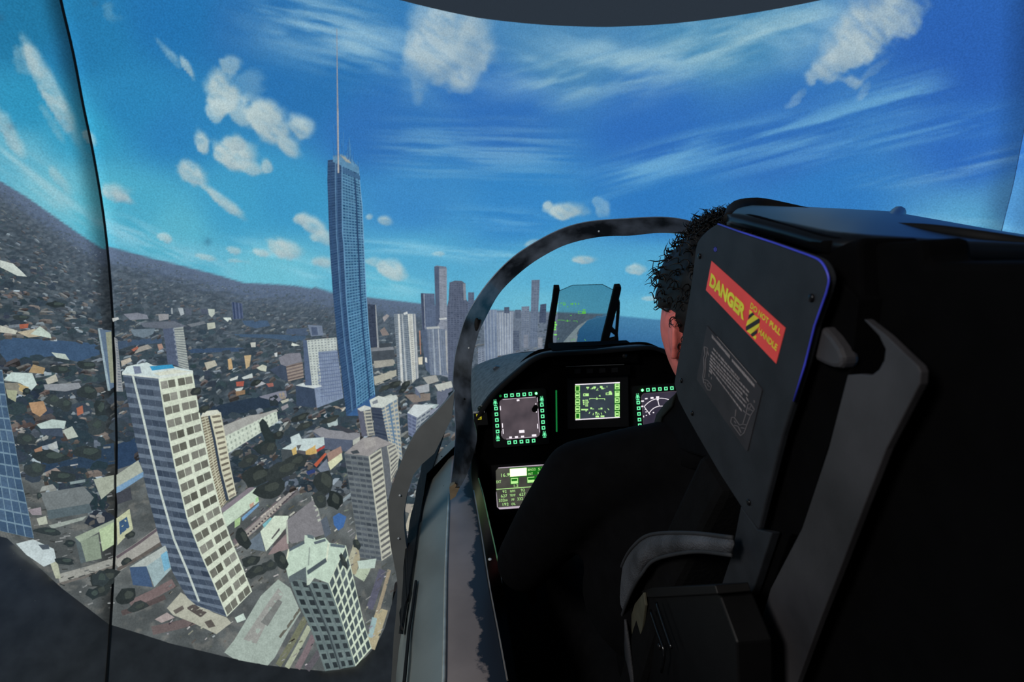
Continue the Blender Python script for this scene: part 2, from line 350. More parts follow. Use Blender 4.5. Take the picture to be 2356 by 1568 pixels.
screen_main = empty('projection_screen', tuple(dome(0, -45)), 'wide curved main projection screen showing blue sky, skyscrapers and coast ahead of the cockpit', 'screen')
screen_left = empty('projection_screen', tuple(dome(-70, -12)), 'curved side screen left of the black joint, showing a sloping hillside suburb', 'screen')
screen_right = empty('projection_screen', tuple(dome(62, -25)), 'narrow blue side screen at the right edge beyond the pale joint', 'screen')
make_screen(screen_main, lambda e: seamL(e), lambda e: seamR(e), np.linspace(0, 1, 560), 390, ((.975, 1, .80), (.012, 0, 1.10)))
_k = np.r_[np.linspace(0, .70, 18), np.linspace(.715, 1, 110)]
make_screen(screen_left, lambda e: 0*e - 128, lambda e: seamL(e) - .02, _k, 390, ((.975, 1, .55),))
_k = np.r_[np.linspace(0, .14, 50), np.linspace(.16, 1, 18)]
make_screen(screen_right, lambda e: seamR(e) + .02, lambda e: 0*e + 125, _k, 300, ((.02, 0, 1.12),))

# ---- picture elements: flat pieces of the projected image lying on the screen
class Pic:
    def __init__(s, lay): s.m = MB(); s.lay = lay
    def quad(s, a, b, c, d, col, lay=None, jit=0, step=8.5):
        """bilinear patch a-b-c-d (pixels), cut small enough to follow the dome"""
        lay = s.lay if lay is None else lay
        a, b, c, d = [np.array(q, float) for q in (a, b, c, d)]
        nx = max(1, int(max(np.linalg.norm(b - a), np.linalg.norm(c - d))/step + .4)); ny = max(1, int(max(np.linalg.norm(d - a), np.linalg.norm(c - b))/step + .4))
        vs = []
        for j in range(ny + 1):
            for i in range(nx + 1):
                u, v = i/nx, j/ny; q = (a*(1 - u) + b*u)*(1 - v) + (d*(1 - u) + c*u)*v; vs.append(D(q[0], q[1], lay))
        fs = [(j*(nx + 1) + i, j*(nx + 1) + i + 1, (j + 1)*(nx + 1) + i + 1, (j + 1)*(nx + 1) + i) for j in range(ny) for i in range(nx)]
        col = np.array(col, float) + (RNG.normal(0, jit) if jit else 0)
        s.m.add(vs, fs, lin(np.clip(col, 0, 255)))
    def poly(s, pts, col, lay=None, step=7, jit=0):
        lay = s.lay if lay is None else lay
        tri = tessellate_polygon([[Vector((p[0], p[1], 0)) for p in pts]]); P = [np.array(p, float) for p in pts]
        col = lin(np.clip(np.array(col, float) + (RNG.normal(0, jit) if jit else 0), 0, 255))
        for t in tri:
            st = [tuple(P[i] for i in t)]
            while st:
                a, b, c = st.pop(); e = [np.linalg.norm(a - b), np.linalg.norm(b - c), np.linalg.norm(c - a)]; k = int(np.argmax(e))
                if e[k] > step*2:
                    if k == 0: m = (a + b)/2; st += [(a, m, c), (m, b, c)]
                    elif k == 1: m = (b + c)/2; st += [(a, b, m), (a, m, c)]
                    else: m = (c + a)/2; st += [(a, b, m), (m, b, c)]
                else: s.m.add([D(q[0], q[1], lay) for q in (a, b, c)], [(0, 1, 2)], col)
    def line(s, pts, w, col, lay=None):
        for (x0, y0), (x1, y1) in zip(pts[:-1], pts[1:]):
            L = sqrt((x1 - x0)**2 + (y1 - y0)**2) + 1e-6; nx, ny = -(y1 - y0)/L*w/2, (x1 - x0)/L*w/2
            s.quad((x0 + nx, y0 + ny), (x1 + nx, y1 + ny), (x1 - nx, y1 - ny), (x0 - nx, y0 - ny), col, lay)
    def blob(s, x, y, rx, ry, col, n=9, an=0, rag=.25, lay=None):
        pts = []
        for k in range(n):
            w = 2*pi*k/n; q = 1 + RNG.uniform(-rag, rag); a, b = rx*q*cos(w), ry*q*sin(w); pts.append((x + a*cos(an) - b*sin(an), y + a*sin(an) + b*cos(an)))
        s.poly(pts, col, lay)
    def facade(s, L, R, rows, cols, wall, win, fx=(.15, .85), fy=(.2, .8), lay=None, jit=7, sub=1, stripe=None):
        lay = s.lay if lay is None else lay
        L = np.array(L, float); R = np.array(R, float)
        def at(P, t):
            d = np.r_[0, np.cumsum(np.linalg.norm(np.diff(P, axis=0), axis=1))]; return np.array([np.interp(t*d[-1], d, P[:, k]) for k in (0, 1)])
        def pt(x, y): return at(L, y)*(1 - x) + at(R, y)*x
        for r in range(rows):
            s.quad(pt(0, r/rows), pt(1, r/rows), pt(1, (r + 1)/rows), pt(0, (r + 1)/rows), wall, lay, 2)
            for k in range(cols):
                for q in range(sub):
                    w0 = fx[0] + (fx[1] - fx[0])*(q/sub); w1 = fx[0] + (fx[1] - fx[0])*((q + .92)/sub if sub > 1 else 1)
                    x0, x1 = (k + w0)/cols, (k + w1)/cols; y0, y1 = (r + fy[0])/rows, (r + fy[1])/rows
                    s.quad(pt(x0, y0), pt(x1, y0), pt(x1, y1), pt(x0, y1), win, lay + 1, jit)
        for x0, x1, col in (stripe or []):
            for r in range(rows):
                s.quad(pt(x0, r/rows), pt(x1, r/rows), pt(x1, (r + 1)/rows), pt(x0, (r + 1)/rows), col, lay + 2)
    def build(s, name, parent, label=None, kind=None):
        o = s.m.build(name, PIC_CITY, parent, cols=True); tag(o, label, kind=kind); return o
# ---- rivers and lakes
WATER = []
def in_poly(x, y, P):
    a = P; b = np.roll(P, -1, 0); c = ((a[:, 1] > y) != (b[:, 1] > y)) & (x < (b[:, 0] - a[:, 0])*(y - a[:, 1])/(b[:, 1] - a[:, 1] + 1e-9) + a[:, 0]); return c.sum() % 2 == 1
for pts, c in (([(0, 768), (60, 778), (140, 783), (226, 790), (230, 815), (180, 832), (120, 818), (60, 828), (20, 838), (0, 850)], (62, 86, 114)),
               ([(264, 786), (330, 779), (374, 774), (372, 788), (300, 795), (267, 806)], (66, 84, 106)),
               ([(557, 737), (615, 737), (622, 749), (588, 755), (563, 747)], (70, 92, 118)), ([(659, 756), (706, 755), (710, 772), (659, 768)], (74, 90, 112)),
               ([(538, 768), (634, 769), (706, 772), (703, 778), (687, 787), (634, 779), (546, 774)], (68, 90, 114)),
               ([(432, 802), (540, 799), (560, 800), (560, 808), (433, 812)], (60, 80, 106)),
               ([(480, 936), (595, 911), (658, 902), (664, 932), (595, 946), (518, 959), (500, 962)], (44, 58, 74)),
               ([(70, 1062), (140, 1045), (262, 1018), (264, 1066), (180, 1082), (90, 1092)], (46, 64, 84)),
               ([(268, 1022), (314, 1005), (322, 1062), (268, 1080)], (46, 66, 92))):
    WATER.append(np.array(pts, float)); q = Pic(3); q.poly(pts, c); q.build('river', screen_left if pts[0][0] < 200 and pts[0][0] != 268 else screen_main)
q = Pic(3)
q.poly([(1408, 721), (1390, 726), (1371, 731), (1350, 737), (1330, 749), (1306, 775), (1283, 802), (1328, 803), (1325, 790), (1329, 774), (1327, 766), (1333, 756), (1342, 747), (1352, 736), (1372, 731), (1400, 724)], (164, 172, 178), step=6)
q.build('beach', screen_main, 'pale curving beach line in the projected picture')

# ---- roads and open ground close by (big tan and grey patches)
q = Pic(4)
LOT = np.array([(500, 1510), (600, 1360), (640, 1325), (676, 1352), (700, 1408), (632, 1530), (540, 1530)], float)
q.poly([(516, 1500), (540, 1470), (600, 1370), (640, 1332), (668, 1352), (692, 1408), (664, 1452), (632, 1512), (616, 1530), (540, 1516)], (158, 172, 164), step=14)
q.poly([(560, 1470), (600, 1410), (640, 1352), (652, 1366), (610, 1440), (590, 1480)], (150, 152, 148), 5)
q.poly([(600, 1430), (640, 1378), (650, 1384), (616, 1440)], (118, 122, 120), 6)
q.build('parking_lot', screen_main, 'pale bare lot between the two near towers')
for a, b, w, c in (((640, 1530), (704, 1420), 14, (112, 116, 96)), ((660, 1535), (712, 1440), 12, (164, 172, 150)), ((684, 1537), (722, 1462), 14, (120, 108, 112)), ((706, 1540), (735, 1498), 14, (92, 90, 96)),
                   ((268, 1298), (372, 1226), 34, (158, 158, 152)), ((270, 1310), (376, 1246), 8, (96, 92, 88)), ((268, 1282), (366, 1214), 6, (98, 90, 96)), ((135, 1330), (270, 1290), 20, (150, 152, 146)), ((268, 1300), (130, 1345), 6, (110, 108, 104)),
                   ((540, 1250), (640, 1160), 18, (112, 104, 108)), ((535, 1262), (648, 1158), 5, (168, 164, 154)), ((560, 1230), (740, 1068), 8, (150, 146, 142)), ((548, 1248), (720, 1092), 4, (70, 66, 72)), ((640, 1160), (790, 1040), 16, (104, 102, 104)), ((600, 1190), (712, 1096), 5, (190, 186, 176)),
                   ((690, 1400), (640, 1470), 6, (100, 100, 92)), ((740, 960), (800, 920), 16, (150, 140, 128)), ((735, 972), (800, 935), 5, (200, 196, 184)), ((520, 1042), (640, 975), 8, (150, 140, 146)), ((860, 868), (905, 855), 14, (152, 152, 146)), ((862, 882), (912, 862), 9, (160, 160, 152)),
                   ((855, 842), (908, 832), 10, (160, 160, 152)), ((300, 1390), (400, 1340), 20, (118, 104, 104)), ((280, 1410), (380, 1372), 12, (84, 76, 76)), ((350, 1450), (470, 1420), 20, (104, 94, 94)), ((880, 1310), (850, 1400), 16, (90, 92, 108)), ((896, 1310), (868, 1410), 8, (150, 140, 120)),
                   ((880, 1400), (850, 1490), 26, (168, 160, 132)), ((862, 1420), (852, 1466), 12, (150, 176, 178)), ((800, 1310), (830, 1215), 12, (168, 168, 148)), ((812, 1320), (826, 1262), 14, (160, 154, 130)), ((826, 1330), (842, 1300), 26, (176, 190, 168)), ((944, 1180), (960, 1120), 30, (150, 146, 138)), ((935, 1220), (955, 1150), 10, (176, 172, 156))):
    dx, dy = b[0] - a[0], b[1] - a[1]
    q = Pic(4); q.line([a, ((a[0] + b[0])/2, (a[1] + b[1])/2 + 2), b], w, c, 4 + (w < 10)); q.build('road', screen_main)

el_px = lambda x: np.interp(x, [0, 60, 120, 180, 250], [1215, 1270, 1325, 1376, 1425])
# ---- suburb of small roofs and trees, far to near
def scatter(n, region, seed, street):
    R = np.random.default_rng(seed); H_ = Pic(8); T_ = Pic(8)
    roofs = [(196, 206, 206), (182, 190, 196), (176, 164, 150), (136, 106, 96), (138, 144, 150), (122, 108, 106), (190, 186, 170), (112, 122, 136), (156, 132, 116)]
    items = []
    while len(items) < n:
        x = R.uniform(region[0], region[1]); t = 10 + (region[2] - 10)*R.random()**1.45; y = np.interp(x, HZ[:, 0], HZ[:, 1]) + t
        items.append((t, x, y))
    items.sort()
    for k, (t, x, y) in enumerate(items):
        if y > 1500 or (x > np.interp(y, BEACH_L[:, 0], BEACH_L[:, 1]) - 6 and y > 716): continue
        if any(in_poly(x, y, P_) for P_ in WATER): continue
        ly = 7 + 14*k/len(items); s = 1.5 + t*.040*(.6 + .8*R.random()); an = street(x, t) + R.normal(0, .15)
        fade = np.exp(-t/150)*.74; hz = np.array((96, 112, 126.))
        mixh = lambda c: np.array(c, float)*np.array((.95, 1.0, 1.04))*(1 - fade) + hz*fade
        ca, sa = cos(an), sin(an)
        def P(a, b): return (x + a*ca - b*sa, y + a*sa + b*ca)
        if R.random() < (.46 if t < 200 else .42):
            c = np.array(roofs[R.integers(len(roofs))], float)*R.uniform(.55, .98); c = c*.72 + c.mean()*.28; w = s*R.uniform(.5, 1.2); h = s*R.uniform(.18, .38)
            if t > 60:
                wl = c*R.uniform(.5, .75); H_.quad(P(-w, 0), P(w*.9, 0), P(w*.9, h*1.5), P(-w, h*1.5), mixh(wl), ly, step=16)
            H_.quad(P(-w, 0), P(-w*.6, -h), P(w*.7, -h), P(w, 0), mixh(c), ly + .3, step=16)
            if t > 150 and R.random() < .6: H_.quad(P(w*.1, 0), P(w, 0), P(w, h*1.3), P(w*.1, h*1.3), mixh(c*.9), ly + .4, step=16)
            if t > 180 and R.random() < .5: H_.quad(P(-w*.6, h*.5), P(-w*.2, h*.5), P(-w*.2, h*.95), P(-w*.6, h*.95), mixh((64, 70, 78)), ly + .5, step=16)
        else:
            c = np.array((50, 60, 66.)) + R.normal(0, 4) + R.normal(0, 1.5, 3) + R.uniform(-6, 10)
            n_ = 7; r = s*R.uniform(.45, 1.0); pts = [(x + r*1.25*(1 + R.uniform(-.3, .3))*cos(2*pi*i/n_), y - r*.3 + r*.7*(1 + R.uniform(-.3, .3))*sin(2*pi*i/n_)) for i in range(n_)]
            T_.poly(pts, mixh(c), ly + .2, step=12)
    return H_, T_
stm = lambda x, t: -.12 - min(t, 420)/420*.5
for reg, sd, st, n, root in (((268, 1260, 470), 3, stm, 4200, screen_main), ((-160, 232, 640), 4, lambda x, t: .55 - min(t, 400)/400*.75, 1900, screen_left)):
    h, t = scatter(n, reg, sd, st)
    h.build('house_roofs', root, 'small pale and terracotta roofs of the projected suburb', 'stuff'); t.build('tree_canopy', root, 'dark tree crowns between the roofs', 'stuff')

q = Pic(22); R_ = np.random.default_rng(21)
for k in range(900):
    x = R_.uniform(380, 960); y = R_.uniform(950, 1530); an = -.62 + R_.normal(0, .12); L_ = R_.uniform(2, 16); w = R_.uniform(.8, 3.4); v = R_.choice([62, 84, 112, 140, 168, 190], p=[.24, .22, .2, .16, .1, .08]) + R_.normal(0, 8)
    if any(in_poly(x, y, P_) for P_ in WATER + [LOT]) or y > np.interp(x, [250, 400, 540, 620, 680, 764, 820, 856, 880, 900, 908, 960], [1425, 1472, 1506, 1520, 1528, 1535, 1516, 1488, 1448, 1388, 1330, 1280]): continue
    dx, dy = cos(an)*L_, sin(an)*L_; q.line([(x - dx/2, y - dy/2), (x + dx/2, y + dy/2)], w, (v, v + R_.normal(1, 4), v - 2 + R_.normal(0, 6)), 5 + .001*k)
for k in range(420):
    x = R_.uniform(0, 262); y = R_.uniform(900, 1400); an = -.15 + R_.normal(0, .25); L_ = R_.uniform(3, 18); w = R_.uniform(1, 4); v = R_.choice([56, 76, 100, 130, 160], p=[.3, .26, .2, .14, .1])
    if y < el_px(x): q.line([(x - cos(an)*L_/2, y - sin(an)*L_/2), (x + cos(an)*L_/2, y + sin(an)*L_/2)], w, (v, v + 4, v + 4), 5 + .001*k)
q.build('street_clutter', screen_main, 'small light and dark streaks of streets and parked cars', 'stuff')
NB = [30.0]
def nl(k=4): NB[0] += k; return Pic(NB[0] - k)
dk, gl = (58, 72, 92), (96, 112, 134)
# ---- far downtown (right of the blue tower)
def slab_tower(name, label, L, R, rows, cols, wall, win, fx=(.15, .85), fy=(.25, .8), extra=None, sub=1, jit=5):
    p = nl(4); p.facade(L, R, rows, cols, wall, win, fx, fy, jit=jit, sub=sub)
    for e in extra or []: (p.poly if len(e[0]) > 2 or True else p.line)(e[0], e[1], p.lay + 2)
    return p.build(name, screen_main, label)
slab_tower('skyscraper', 'slim far tower seen through the canopy arch', [(1223, 644), (1219, 797)], [(1242, 643), (1235, 797)], 38, 3, (106, 120, 140), (92, 106, 128))
slab_tower('office_tower', 'dark squat tower right of the slim far tower', [(1243, 700), (1240, 742)], [(1257, 698), (1256, 742)], 8, 3, (70, 82, 104), (62, 74, 96))
slab_tower('office_tower', 'low dark block below the far skyline', [(1180, 760), (1181, 806)], [(1194, 760), (1195, 806)], 9, 3, (88, 100, 118), (74, 86, 106))
slab_tower('apartment_tower', 'grey block beside the slim far tower', [(1200, 705), (1199, 798)], [(1218, 704), (1217, 798)], 20, 3, (112, 124, 142), (98, 112, 132))
slab_tower('apartment_tower', 'pale ribbed slab behind the canopy arch', [(1144, 719), (1146, 818)], [(1181, 716), (1180, 812)], 3, 6, (156, 166, 178), (118, 132, 152), fx=(.3, .75), fy=(0, 1))
slab_tower('apartment_tower', 'narrow grey slab against the canopy arch', [(1112, 712), (1116, 836)], [(1143, 712), (1145, 826)], 3, 4, (134, 148, 166), (106, 122, 146), fx=(.3, .8), fy=(0, 1))
slab_tower('office_block', 'small pale block above the coaming', [(1100, 800), (1100, 846)], [(1115, 797), (1116, 838)], 9, 2, (128, 140, 156), (98, 110, 130))
for i, (x, y, w, h, c) in enumerate([(1258, 735, 8, 60, (98, 108, 126)), (1160, 706, 12, 14, (84, 96, 116)), (1185, 712, 14, 20, (92, 104, 122)), (1205, 770, 10, 30, (122, 130, 144)), (1238, 776, 10, 24, (136, 142, 152)), (1090, 690, 10, 40, (92, 106, 126))]):
    slab_tower('far_block', ['grey block on the shore skyline', 'dark stub on the far skyline', 'grey stub on the far skyline', 'low pale block before the skyline', 'pale low block by the shore', 'grey tower stub cut by the arch'][i], [(x, y), (x, y + h)], [(x + w, y), (x + w, y + h)], max(3, h//4), 2, c, tuple(v - 14 for v in c))
slab_tower('office_tower', 'dark slab right behind the tall blue tower', [(846, 699), (852, 799)], [(865, 701), (871, 797)], 30, 3, (58, 68, 86), (52, 62, 80), extra=[([(863, 701), (865, 701), (872, 800), (868, 800)], (150, 156, 160)), ([(850, 800), (905, 797), (906, 804), (852, 808)], (124, 130, 136)), ([(856, 808), (906, 804), (910, 824), (858, 834)], (70, 78, 86))])
slab_tower('skyscraper', 'grey slab left of the tallest downtown tower', [(968, 674), (972, 770)], [(1000, 675), (1003, 765)], 34, 5, (92, 106, 130), (84, 98, 122), extra=[([(968, 674), (974, 674), (978, 760), (973, 770)], (66, 76, 98)), ([(974.5, 676), (976.5, 676), (979, 758), (977, 758)], (146, 156, 170))])
slab_tower('skyscraper', 'pair of small towers at the arch', [(1077, 672), (1077, 712)], [(1091, 672), (1091, 712)], 10, 2, (92, 106, 128), (80, 94, 118))
slab_tower('skyscraper', 'tall plain grey downtown tower', [(999, 613), (1001, 660), (1004, 770), (1006, 860)], [(1028, 617), (1028, 700), (1030, 800), (1032, 868)], 44, 3, (134, 142, 156), (126, 134, 148), extra=[([(999, 613), (1010, 612), (1012, 740), (1003, 755)], (80, 92, 114)), ([(1000, 612), (1006, 610.5), (1026, 613), (1028, 617.5), (1010, 618)], (110, 120, 138)), ([(1010, 732), (1028, 730), (1028, 734), (1010, 736)], (190, 196, 198))])
slab_tower('skyscraper', 'broad dark tower with stepped crown by the arch', [(1034, 649), (1032, 690), (1029, 703), (1030, 790), (1031, 875)], [(1071, 651), (1073, 690), (1077, 692), (1080, 790), (1076, 875)], 50, 7, (88, 98, 118), (76, 86, 106), extra=[([(1034, 650), (1046, 645), (1062, 645.5), (1071, 652)], (86, 96, 114)), ([(1065, 652), (1071, 652), (1073, 690), (1067, 690)], (126, 134, 146))])
slab_tower('apartment_tower', 'low ribbed tower in front of the grey downtown tower', [(981, 754), (984, 800), (990, 862)], [(1024, 757), (1027, 810), (1031, 863)], 30, 8, (118, 130, 146), (92, 106, 130), fx=(.25, .85), extra=[([(981, 752), (1010, 750), (1012, 755), (982, 757)], (170, 176, 178)), ([(995, 757), (997, 757), (1003, 861), (1000, 861)], (152, 164, 176)), ([(1007, 757), (1010, 757), (1015, 861), (1012, 861)], (160, 168, 176)), ([(1024, 760), (1028, 760), (1031, 862), (1027, 850)], (160, 164, 166)), ([(968, 760), (982, 756), (990, 860), (980, 850)], (82, 96, 118))])
slab_tower('apartment_tower', 'white ribbed apartment tower before downtown', [(906, 722), (912, 800), (917, 883)], [(955, 721), (960, 790), (963, 870)], 36, 9, (128, 140, 150), (92, 106, 120), fx=(.1, .9), fy=(.35, .9), extra=[([(915, 722), (919.5, 722), (929, 892), (923, 888)], (196, 200, 198)), ([(924, 722), (926, 722), (938, 888), (934, 888)], (172, 180, 184)), ([(928, 720), (937, 716), (938, 722), (930, 724)], (200, 206, 206)), ([(917, 884), (930, 892), (951, 880), (951, 872), (920, 876)], (110, 116, 118)), ([(952, 722), (956, 722), (963, 868), (959, 872)], (170, 176, 180)), ([(964, 760), (967, 760), (969, 815), (967, 815)], (166, 128, 110))])
p = nl(4); p.facade([(938, 722), (943, 800), (949, 880)], [(949, 722), (954, 800), (957, 872)], 34, 1, (198, 202, 196), (146, 150, 150), (.25, .8), (.3, .8), sub=2); p.build('balcony_bay', screen_main, 'pale column of balconies on the white ribbed tower')
for lb, pts in (('cluster of white low roofs below the ribbed tower', [([(962, 822), (972, 820), (972, 838), (963, 838)], (206, 200, 180)), ([(978, 822), (982, 822), (983, 834), (978, 832)], (206, 210, 208)), ([(972, 868), (1003, 862), (1010, 876), (985, 884)], (158, 160, 156)), ([(954, 890), (987, 882), (988, 900), (966, 904)], (158, 164, 170)), ([(954, 890), (966, 904), (968, 916), (956, 908)], (96, 106, 126)), ([(1000, 885), (1038, 876), (1042, 890), (1010, 902)], (180, 184, 178)), ([(1005, 900), (1040, 890), (1042, 934), (1006, 938)], (98, 106, 124)), ([(930, 908), (990, 904), (990, 920), (950, 926)], (126, 118, 112)), ([(862, 920), (900, 906), (912, 916), (880, 944), (862, 940)], (170, 178, 172))]), ('scattered pale roofs near the arch foot', [([(978, 934), (988, 928), (1010, 930), (1000, 940)], (160, 178, 180)), ([(985, 944), (1010, 936), (1012, 952), (990, 956)], (132, 140, 156)), ([(860, 830), (904, 826), (906, 840), (862, 846)], (156, 156, 148)), ([(860, 866), (912, 850), (912, 864), (862, 884)], (168, 168, 156)), ([(872, 790), (900, 788), (900, 797), (874, 800)], (62, 70, 78)), ([(880, 730), (890, 722), (896, 726), (884, 740)], (150, 148, 150)), ([(874, 760), (884, 752), (896, 770), (880, 772)], (132, 124, 122))])):
    p = nl(3)
    for a, c in pts: p.poly(a, c)
    p.build('low_buildings', screen_main, lb, 'stuff')
# ---- mid distance
slab_tower('apartment_tower', 'ribbed grey tower behind the white tower block roof', [(399, 751), (404, 790), (410, 842)], [(421, 749), (427, 790), (435, 850)], 17, 1, (160, 168, 164), (112, 122, 126), fx=(0, 1), fy=(.1, .5), extra=[([(374, 753), (399, 751), (404, 790), (411, 842), (386, 836), (380, 790)], (82, 94, 116)), ([(397, 752), (400, 752), (412, 842), (408, 842)], (130, 142, 156)), ([(389, 746), (395, 744), (397, 756), (390, 757)], (196, 206, 206)), ([(399, 751), (421, 748), (423, 752), (400, 756)], (150, 160, 166))])
slab_tower('office_tower', 'pair of blue grey slabs before the hills', [(533, 694), (537, 734)], [(557, 698), (560, 732)], 1, 3, (86, 100, 128), (62, 76, 104), fx=(.2, .7), fy=(0, 1))
for k, (lb, pts) in enumerate((('white cube building below the hills', [([(425, 709), (441, 709), (441, 724), (428, 724)], (84, 94, 108)), ([(378, 707), (394, 706), (393, 722), (381, 722)], (64, 78, 92)), ([(409, 708), (421, 708), (424, 722), (416, 726)], (160, 170, 176)), ([(393, 708), (397, 708), (398, 722), (394, 722)], (150, 160, 166)), ([(478, 710), (494, 711), (494, 722), (487, 730), (481, 724)], (178, 188, 180)), ([(461, 710), (478, 710), (480, 722), (464, 722)], (78, 88, 104)), ([(476, 743), (494, 741), (496, 754), (478, 758)], (176, 182, 170)), ([(513, 730), (531, 730), (533, 737), (528, 735), (524, 740), (516, 734)], (200, 212, 206))]),
                              ('long grey halls by the river', [([(284, 722), (316, 719), (338, 724), (342, 733), (300, 736)], (122, 128, 140)), ([(300, 758), (357, 755), (352, 768), (330, 777), (308, 772)], (108, 124, 136)), ([(258, 732), (272, 729), (274, 734), (260, 740)], (182, 186, 184)), ([(322, 742), (400, 738), (430, 750), (380, 756), (330, 752)], (98, 106, 118)), ([(430, 746), (470, 738), (474, 744), (440, 752)], (110, 118, 126)), ([(364, 722), (388, 722), (388, 734), (366, 738)], (140, 142, 146))]),
                              ('terracotta and white houses in the middle distance', [([(302, 804), (316, 796), (320, 800), (308, 808)], (160, 100, 84)), ([(362, 792), (372, 790), (376, 800), (366, 806)], (160, 134, 122)), ([(320, 798), (340, 792), (350, 800), (318, 810), (308, 814)], (150, 148, 142)), ([(278, 830), (300, 822), (304, 830), (280, 842)], (176, 170, 158)), ([(470, 834), (494, 828), (500, 840), (476, 850)], (176, 174, 160)), ([(524, 826), (532, 824), (536, 848), (526, 850)], (188, 162, 124)), ([(562, 818), (578, 816), (574, 842), (566, 848)], (184, 164, 130)), ([(590, 846), (604, 838), (614, 842), (612, 854), (600, 852)], (190, 196, 180)), ([(528, 872), (548, 864), (546, 872), (530, 876)], (196, 202, 196)), ([(556, 868), (580, 858), (582, 868), (560, 872)], (192, 202, 200)), ([(543, 878), (562, 876), (560, 888), (544, 888)], (162, 90, 78)), ([(540, 894), (560, 890), (556, 898), (544, 900)], (190, 202, 200)), ([(542, 900), (564, 896), (564, 906), (544, 910)], (140, 116, 92)), ([(580, 882), (600, 876), (612, 882), (590, 890)], (170, 174, 178)), ([(612, 882), (628, 880), (630, 888), (618, 890)], (150, 100, 92)), ([(672, 788), (690, 794), (676, 796), (670, 794)], (210, 218, 210)), ([(576, 788), (588, 787), (588, 798), (578, 798)], (190, 194, 186)), ([(631, 812), (638, 810), (638, 820), (633, 820)], (196, 202, 202))]),
                              ('long grey roofed shed with a dark tree', [([(596, 912), (640, 900), (658, 898), (660, 912), (640, 924), (600, 914)], (124, 128, 142)), ([(640, 905), (656, 900), (658, 916), (644, 920)], (148, 140, 128)), ([(618, 914), (634, 906), (642, 914), (640, 932), (622, 934)], (46, 56, 62)), ([(645, 922), (664, 916), (664, 922), (650, 928)], (176, 178, 164)), ([(646, 936), (662, 928), (664, 936), (650, 944)], (140, 140, 146))]))):
    p = nl(3)
    for a, c in pts: p.poly(a, c)
    p.build('low_buildings', screen_main, lb, 'stuff')
slab_tower('office_block', 'grey building with striped balconies', [(657, 842), (663, 877)], [(696, 832), (699, 868)], 5, 1, (146, 136, 128), (100, 92, 92), fx=(0, 1), fy=(.15, .6), extra=[([(641, 822), (662, 813), (691, 811), (695, 831), (658, 842), (646, 838)], (124, 126, 136)), ([(646, 838), (658, 842), (663, 877), (648, 872), (620, 850)], (64, 76, 94))])
p = nl(5); p.poly([(697, 781), (706, 782), (718, 887), (703, 886)], (82, 98, 124)); p.poly([(708, 747), (741, 749), (744, 771), (716, 773)], (112, 126, 146)); p.poly([(716, 752), (729, 752), (732, 770), (718, 771)], (78, 92, 116), p.lay + 1)
p.facade([(706, 782), (718, 887)], [(774, 776), (776, 806), (780, 884)], 18, 9, (184, 194, 190), (138, 148, 152), (.25, .75), (.25, .75))
p.facade([(732, 809), (740, 887), (723, 891), (729, 938)], [(776, 805), (783, 860), (790, 915)], 1, 1, (122, 138, 164), (122, 138, 164)); p.poly([(732, 809), (776, 805), (790, 915), (729, 938), (723, 891), (740, 887)], (124, 140, 164), p.lay + 2)
for k in range(13): p.line([(733 + k*.3, 814 + k*8.2), (778 + k*1.0, 810 + k*7.9)], 1.6, (92, 108, 138), p.lay + 3)
for k in range(9): p.line([(736 + k*4.8, 810), (742 + k*5.4, 926 - k*1.6)], 1.2, (104, 118, 146), p.lay + 3)
p.poly([(680, 887), (723, 891), (728, 937), (682, 933)], (58, 72, 92), p.lay + 3); p.poly([(680, 886), (699, 880), (702, 886), (738, 886), (741, 888), (722, 893)], (196, 206, 206), p.lay + 4)
p.build('office_tower', screen_main, 'wide white and grey slab with lower wing left of blue tower')
# ---- the tall blue tower with its spire
NB[0] += 8; p = nl(10)
p.facade([(754, 368), (753, 415), (756, 504), (758, 560), (765, 665), (774, 764), (787, 872), (797, 955)], [(788, 365), (788, 438), (789, 537), (792, 560), (798, 687), (806, 783), (819, 885), (822, 936)], 96, 1, (58, 86, 120), (46, 72, 106), (0, 1), (.2, .8), jit=3, stripe=[(.50, .56, (92, 130, 164)), (.60, .64, (70, 106, 146)), (.18, .22, (50, 80, 118)), (.93, 1.0, (96, 140, 176))])
p.facade([(788, 365), (788, 438), (789, 537), (792, 560), (798, 687), (806, 783), (819, 885), (822, 938)], [(826, 385), (829, 424), (834, 471), (837, 540), (843, 672), (848, 751), (857, 847), (863, 906)], 84, 7, (90, 138, 170), (52, 90, 126), (.12, .9), (.38, .95), jit=9, stripe=[(.66, .735, (42, 70, 104)), (.96, 1., (110, 160, 196))])
p.poly([(766, 358), (786, 354), (806, 362), (826, 385), (827, 400), (788, 382), (766, 372)], (92, 138, 172), p.lay + 4); p.poly([(782, 356), (802, 364), (808, 376), (796, 372)], (150, 160, 158), p.lay + 5); p.poly([(788, 384), (828, 404), (829, 414), (788, 396)], (64, 100, 136), p.lay + 5)
p.poly([(822, 936), (863, 906), (864, 930), (826, 956), (797, 956)], (58, 94, 140), p.lay + 3)
p.build('skyscraper', screen_main, 'tall blue glass tower rising far above the projected city')
p = nl(4)
p.poly([(774.3, 66), (775.7, 66), (777.2, 180), (779, 260), (780.2, 398), (776.4, 398), (775, 260)], (140, 146, 156)); p.poly([(776.8, 250), (778.4, 250), (780.2, 398), (778.2, 398)], (178, 176, 172), p.lay + 1)
p.build('spire', screen_main, 'thin grey spire on top of the tall blue tower')
p = nl(3)
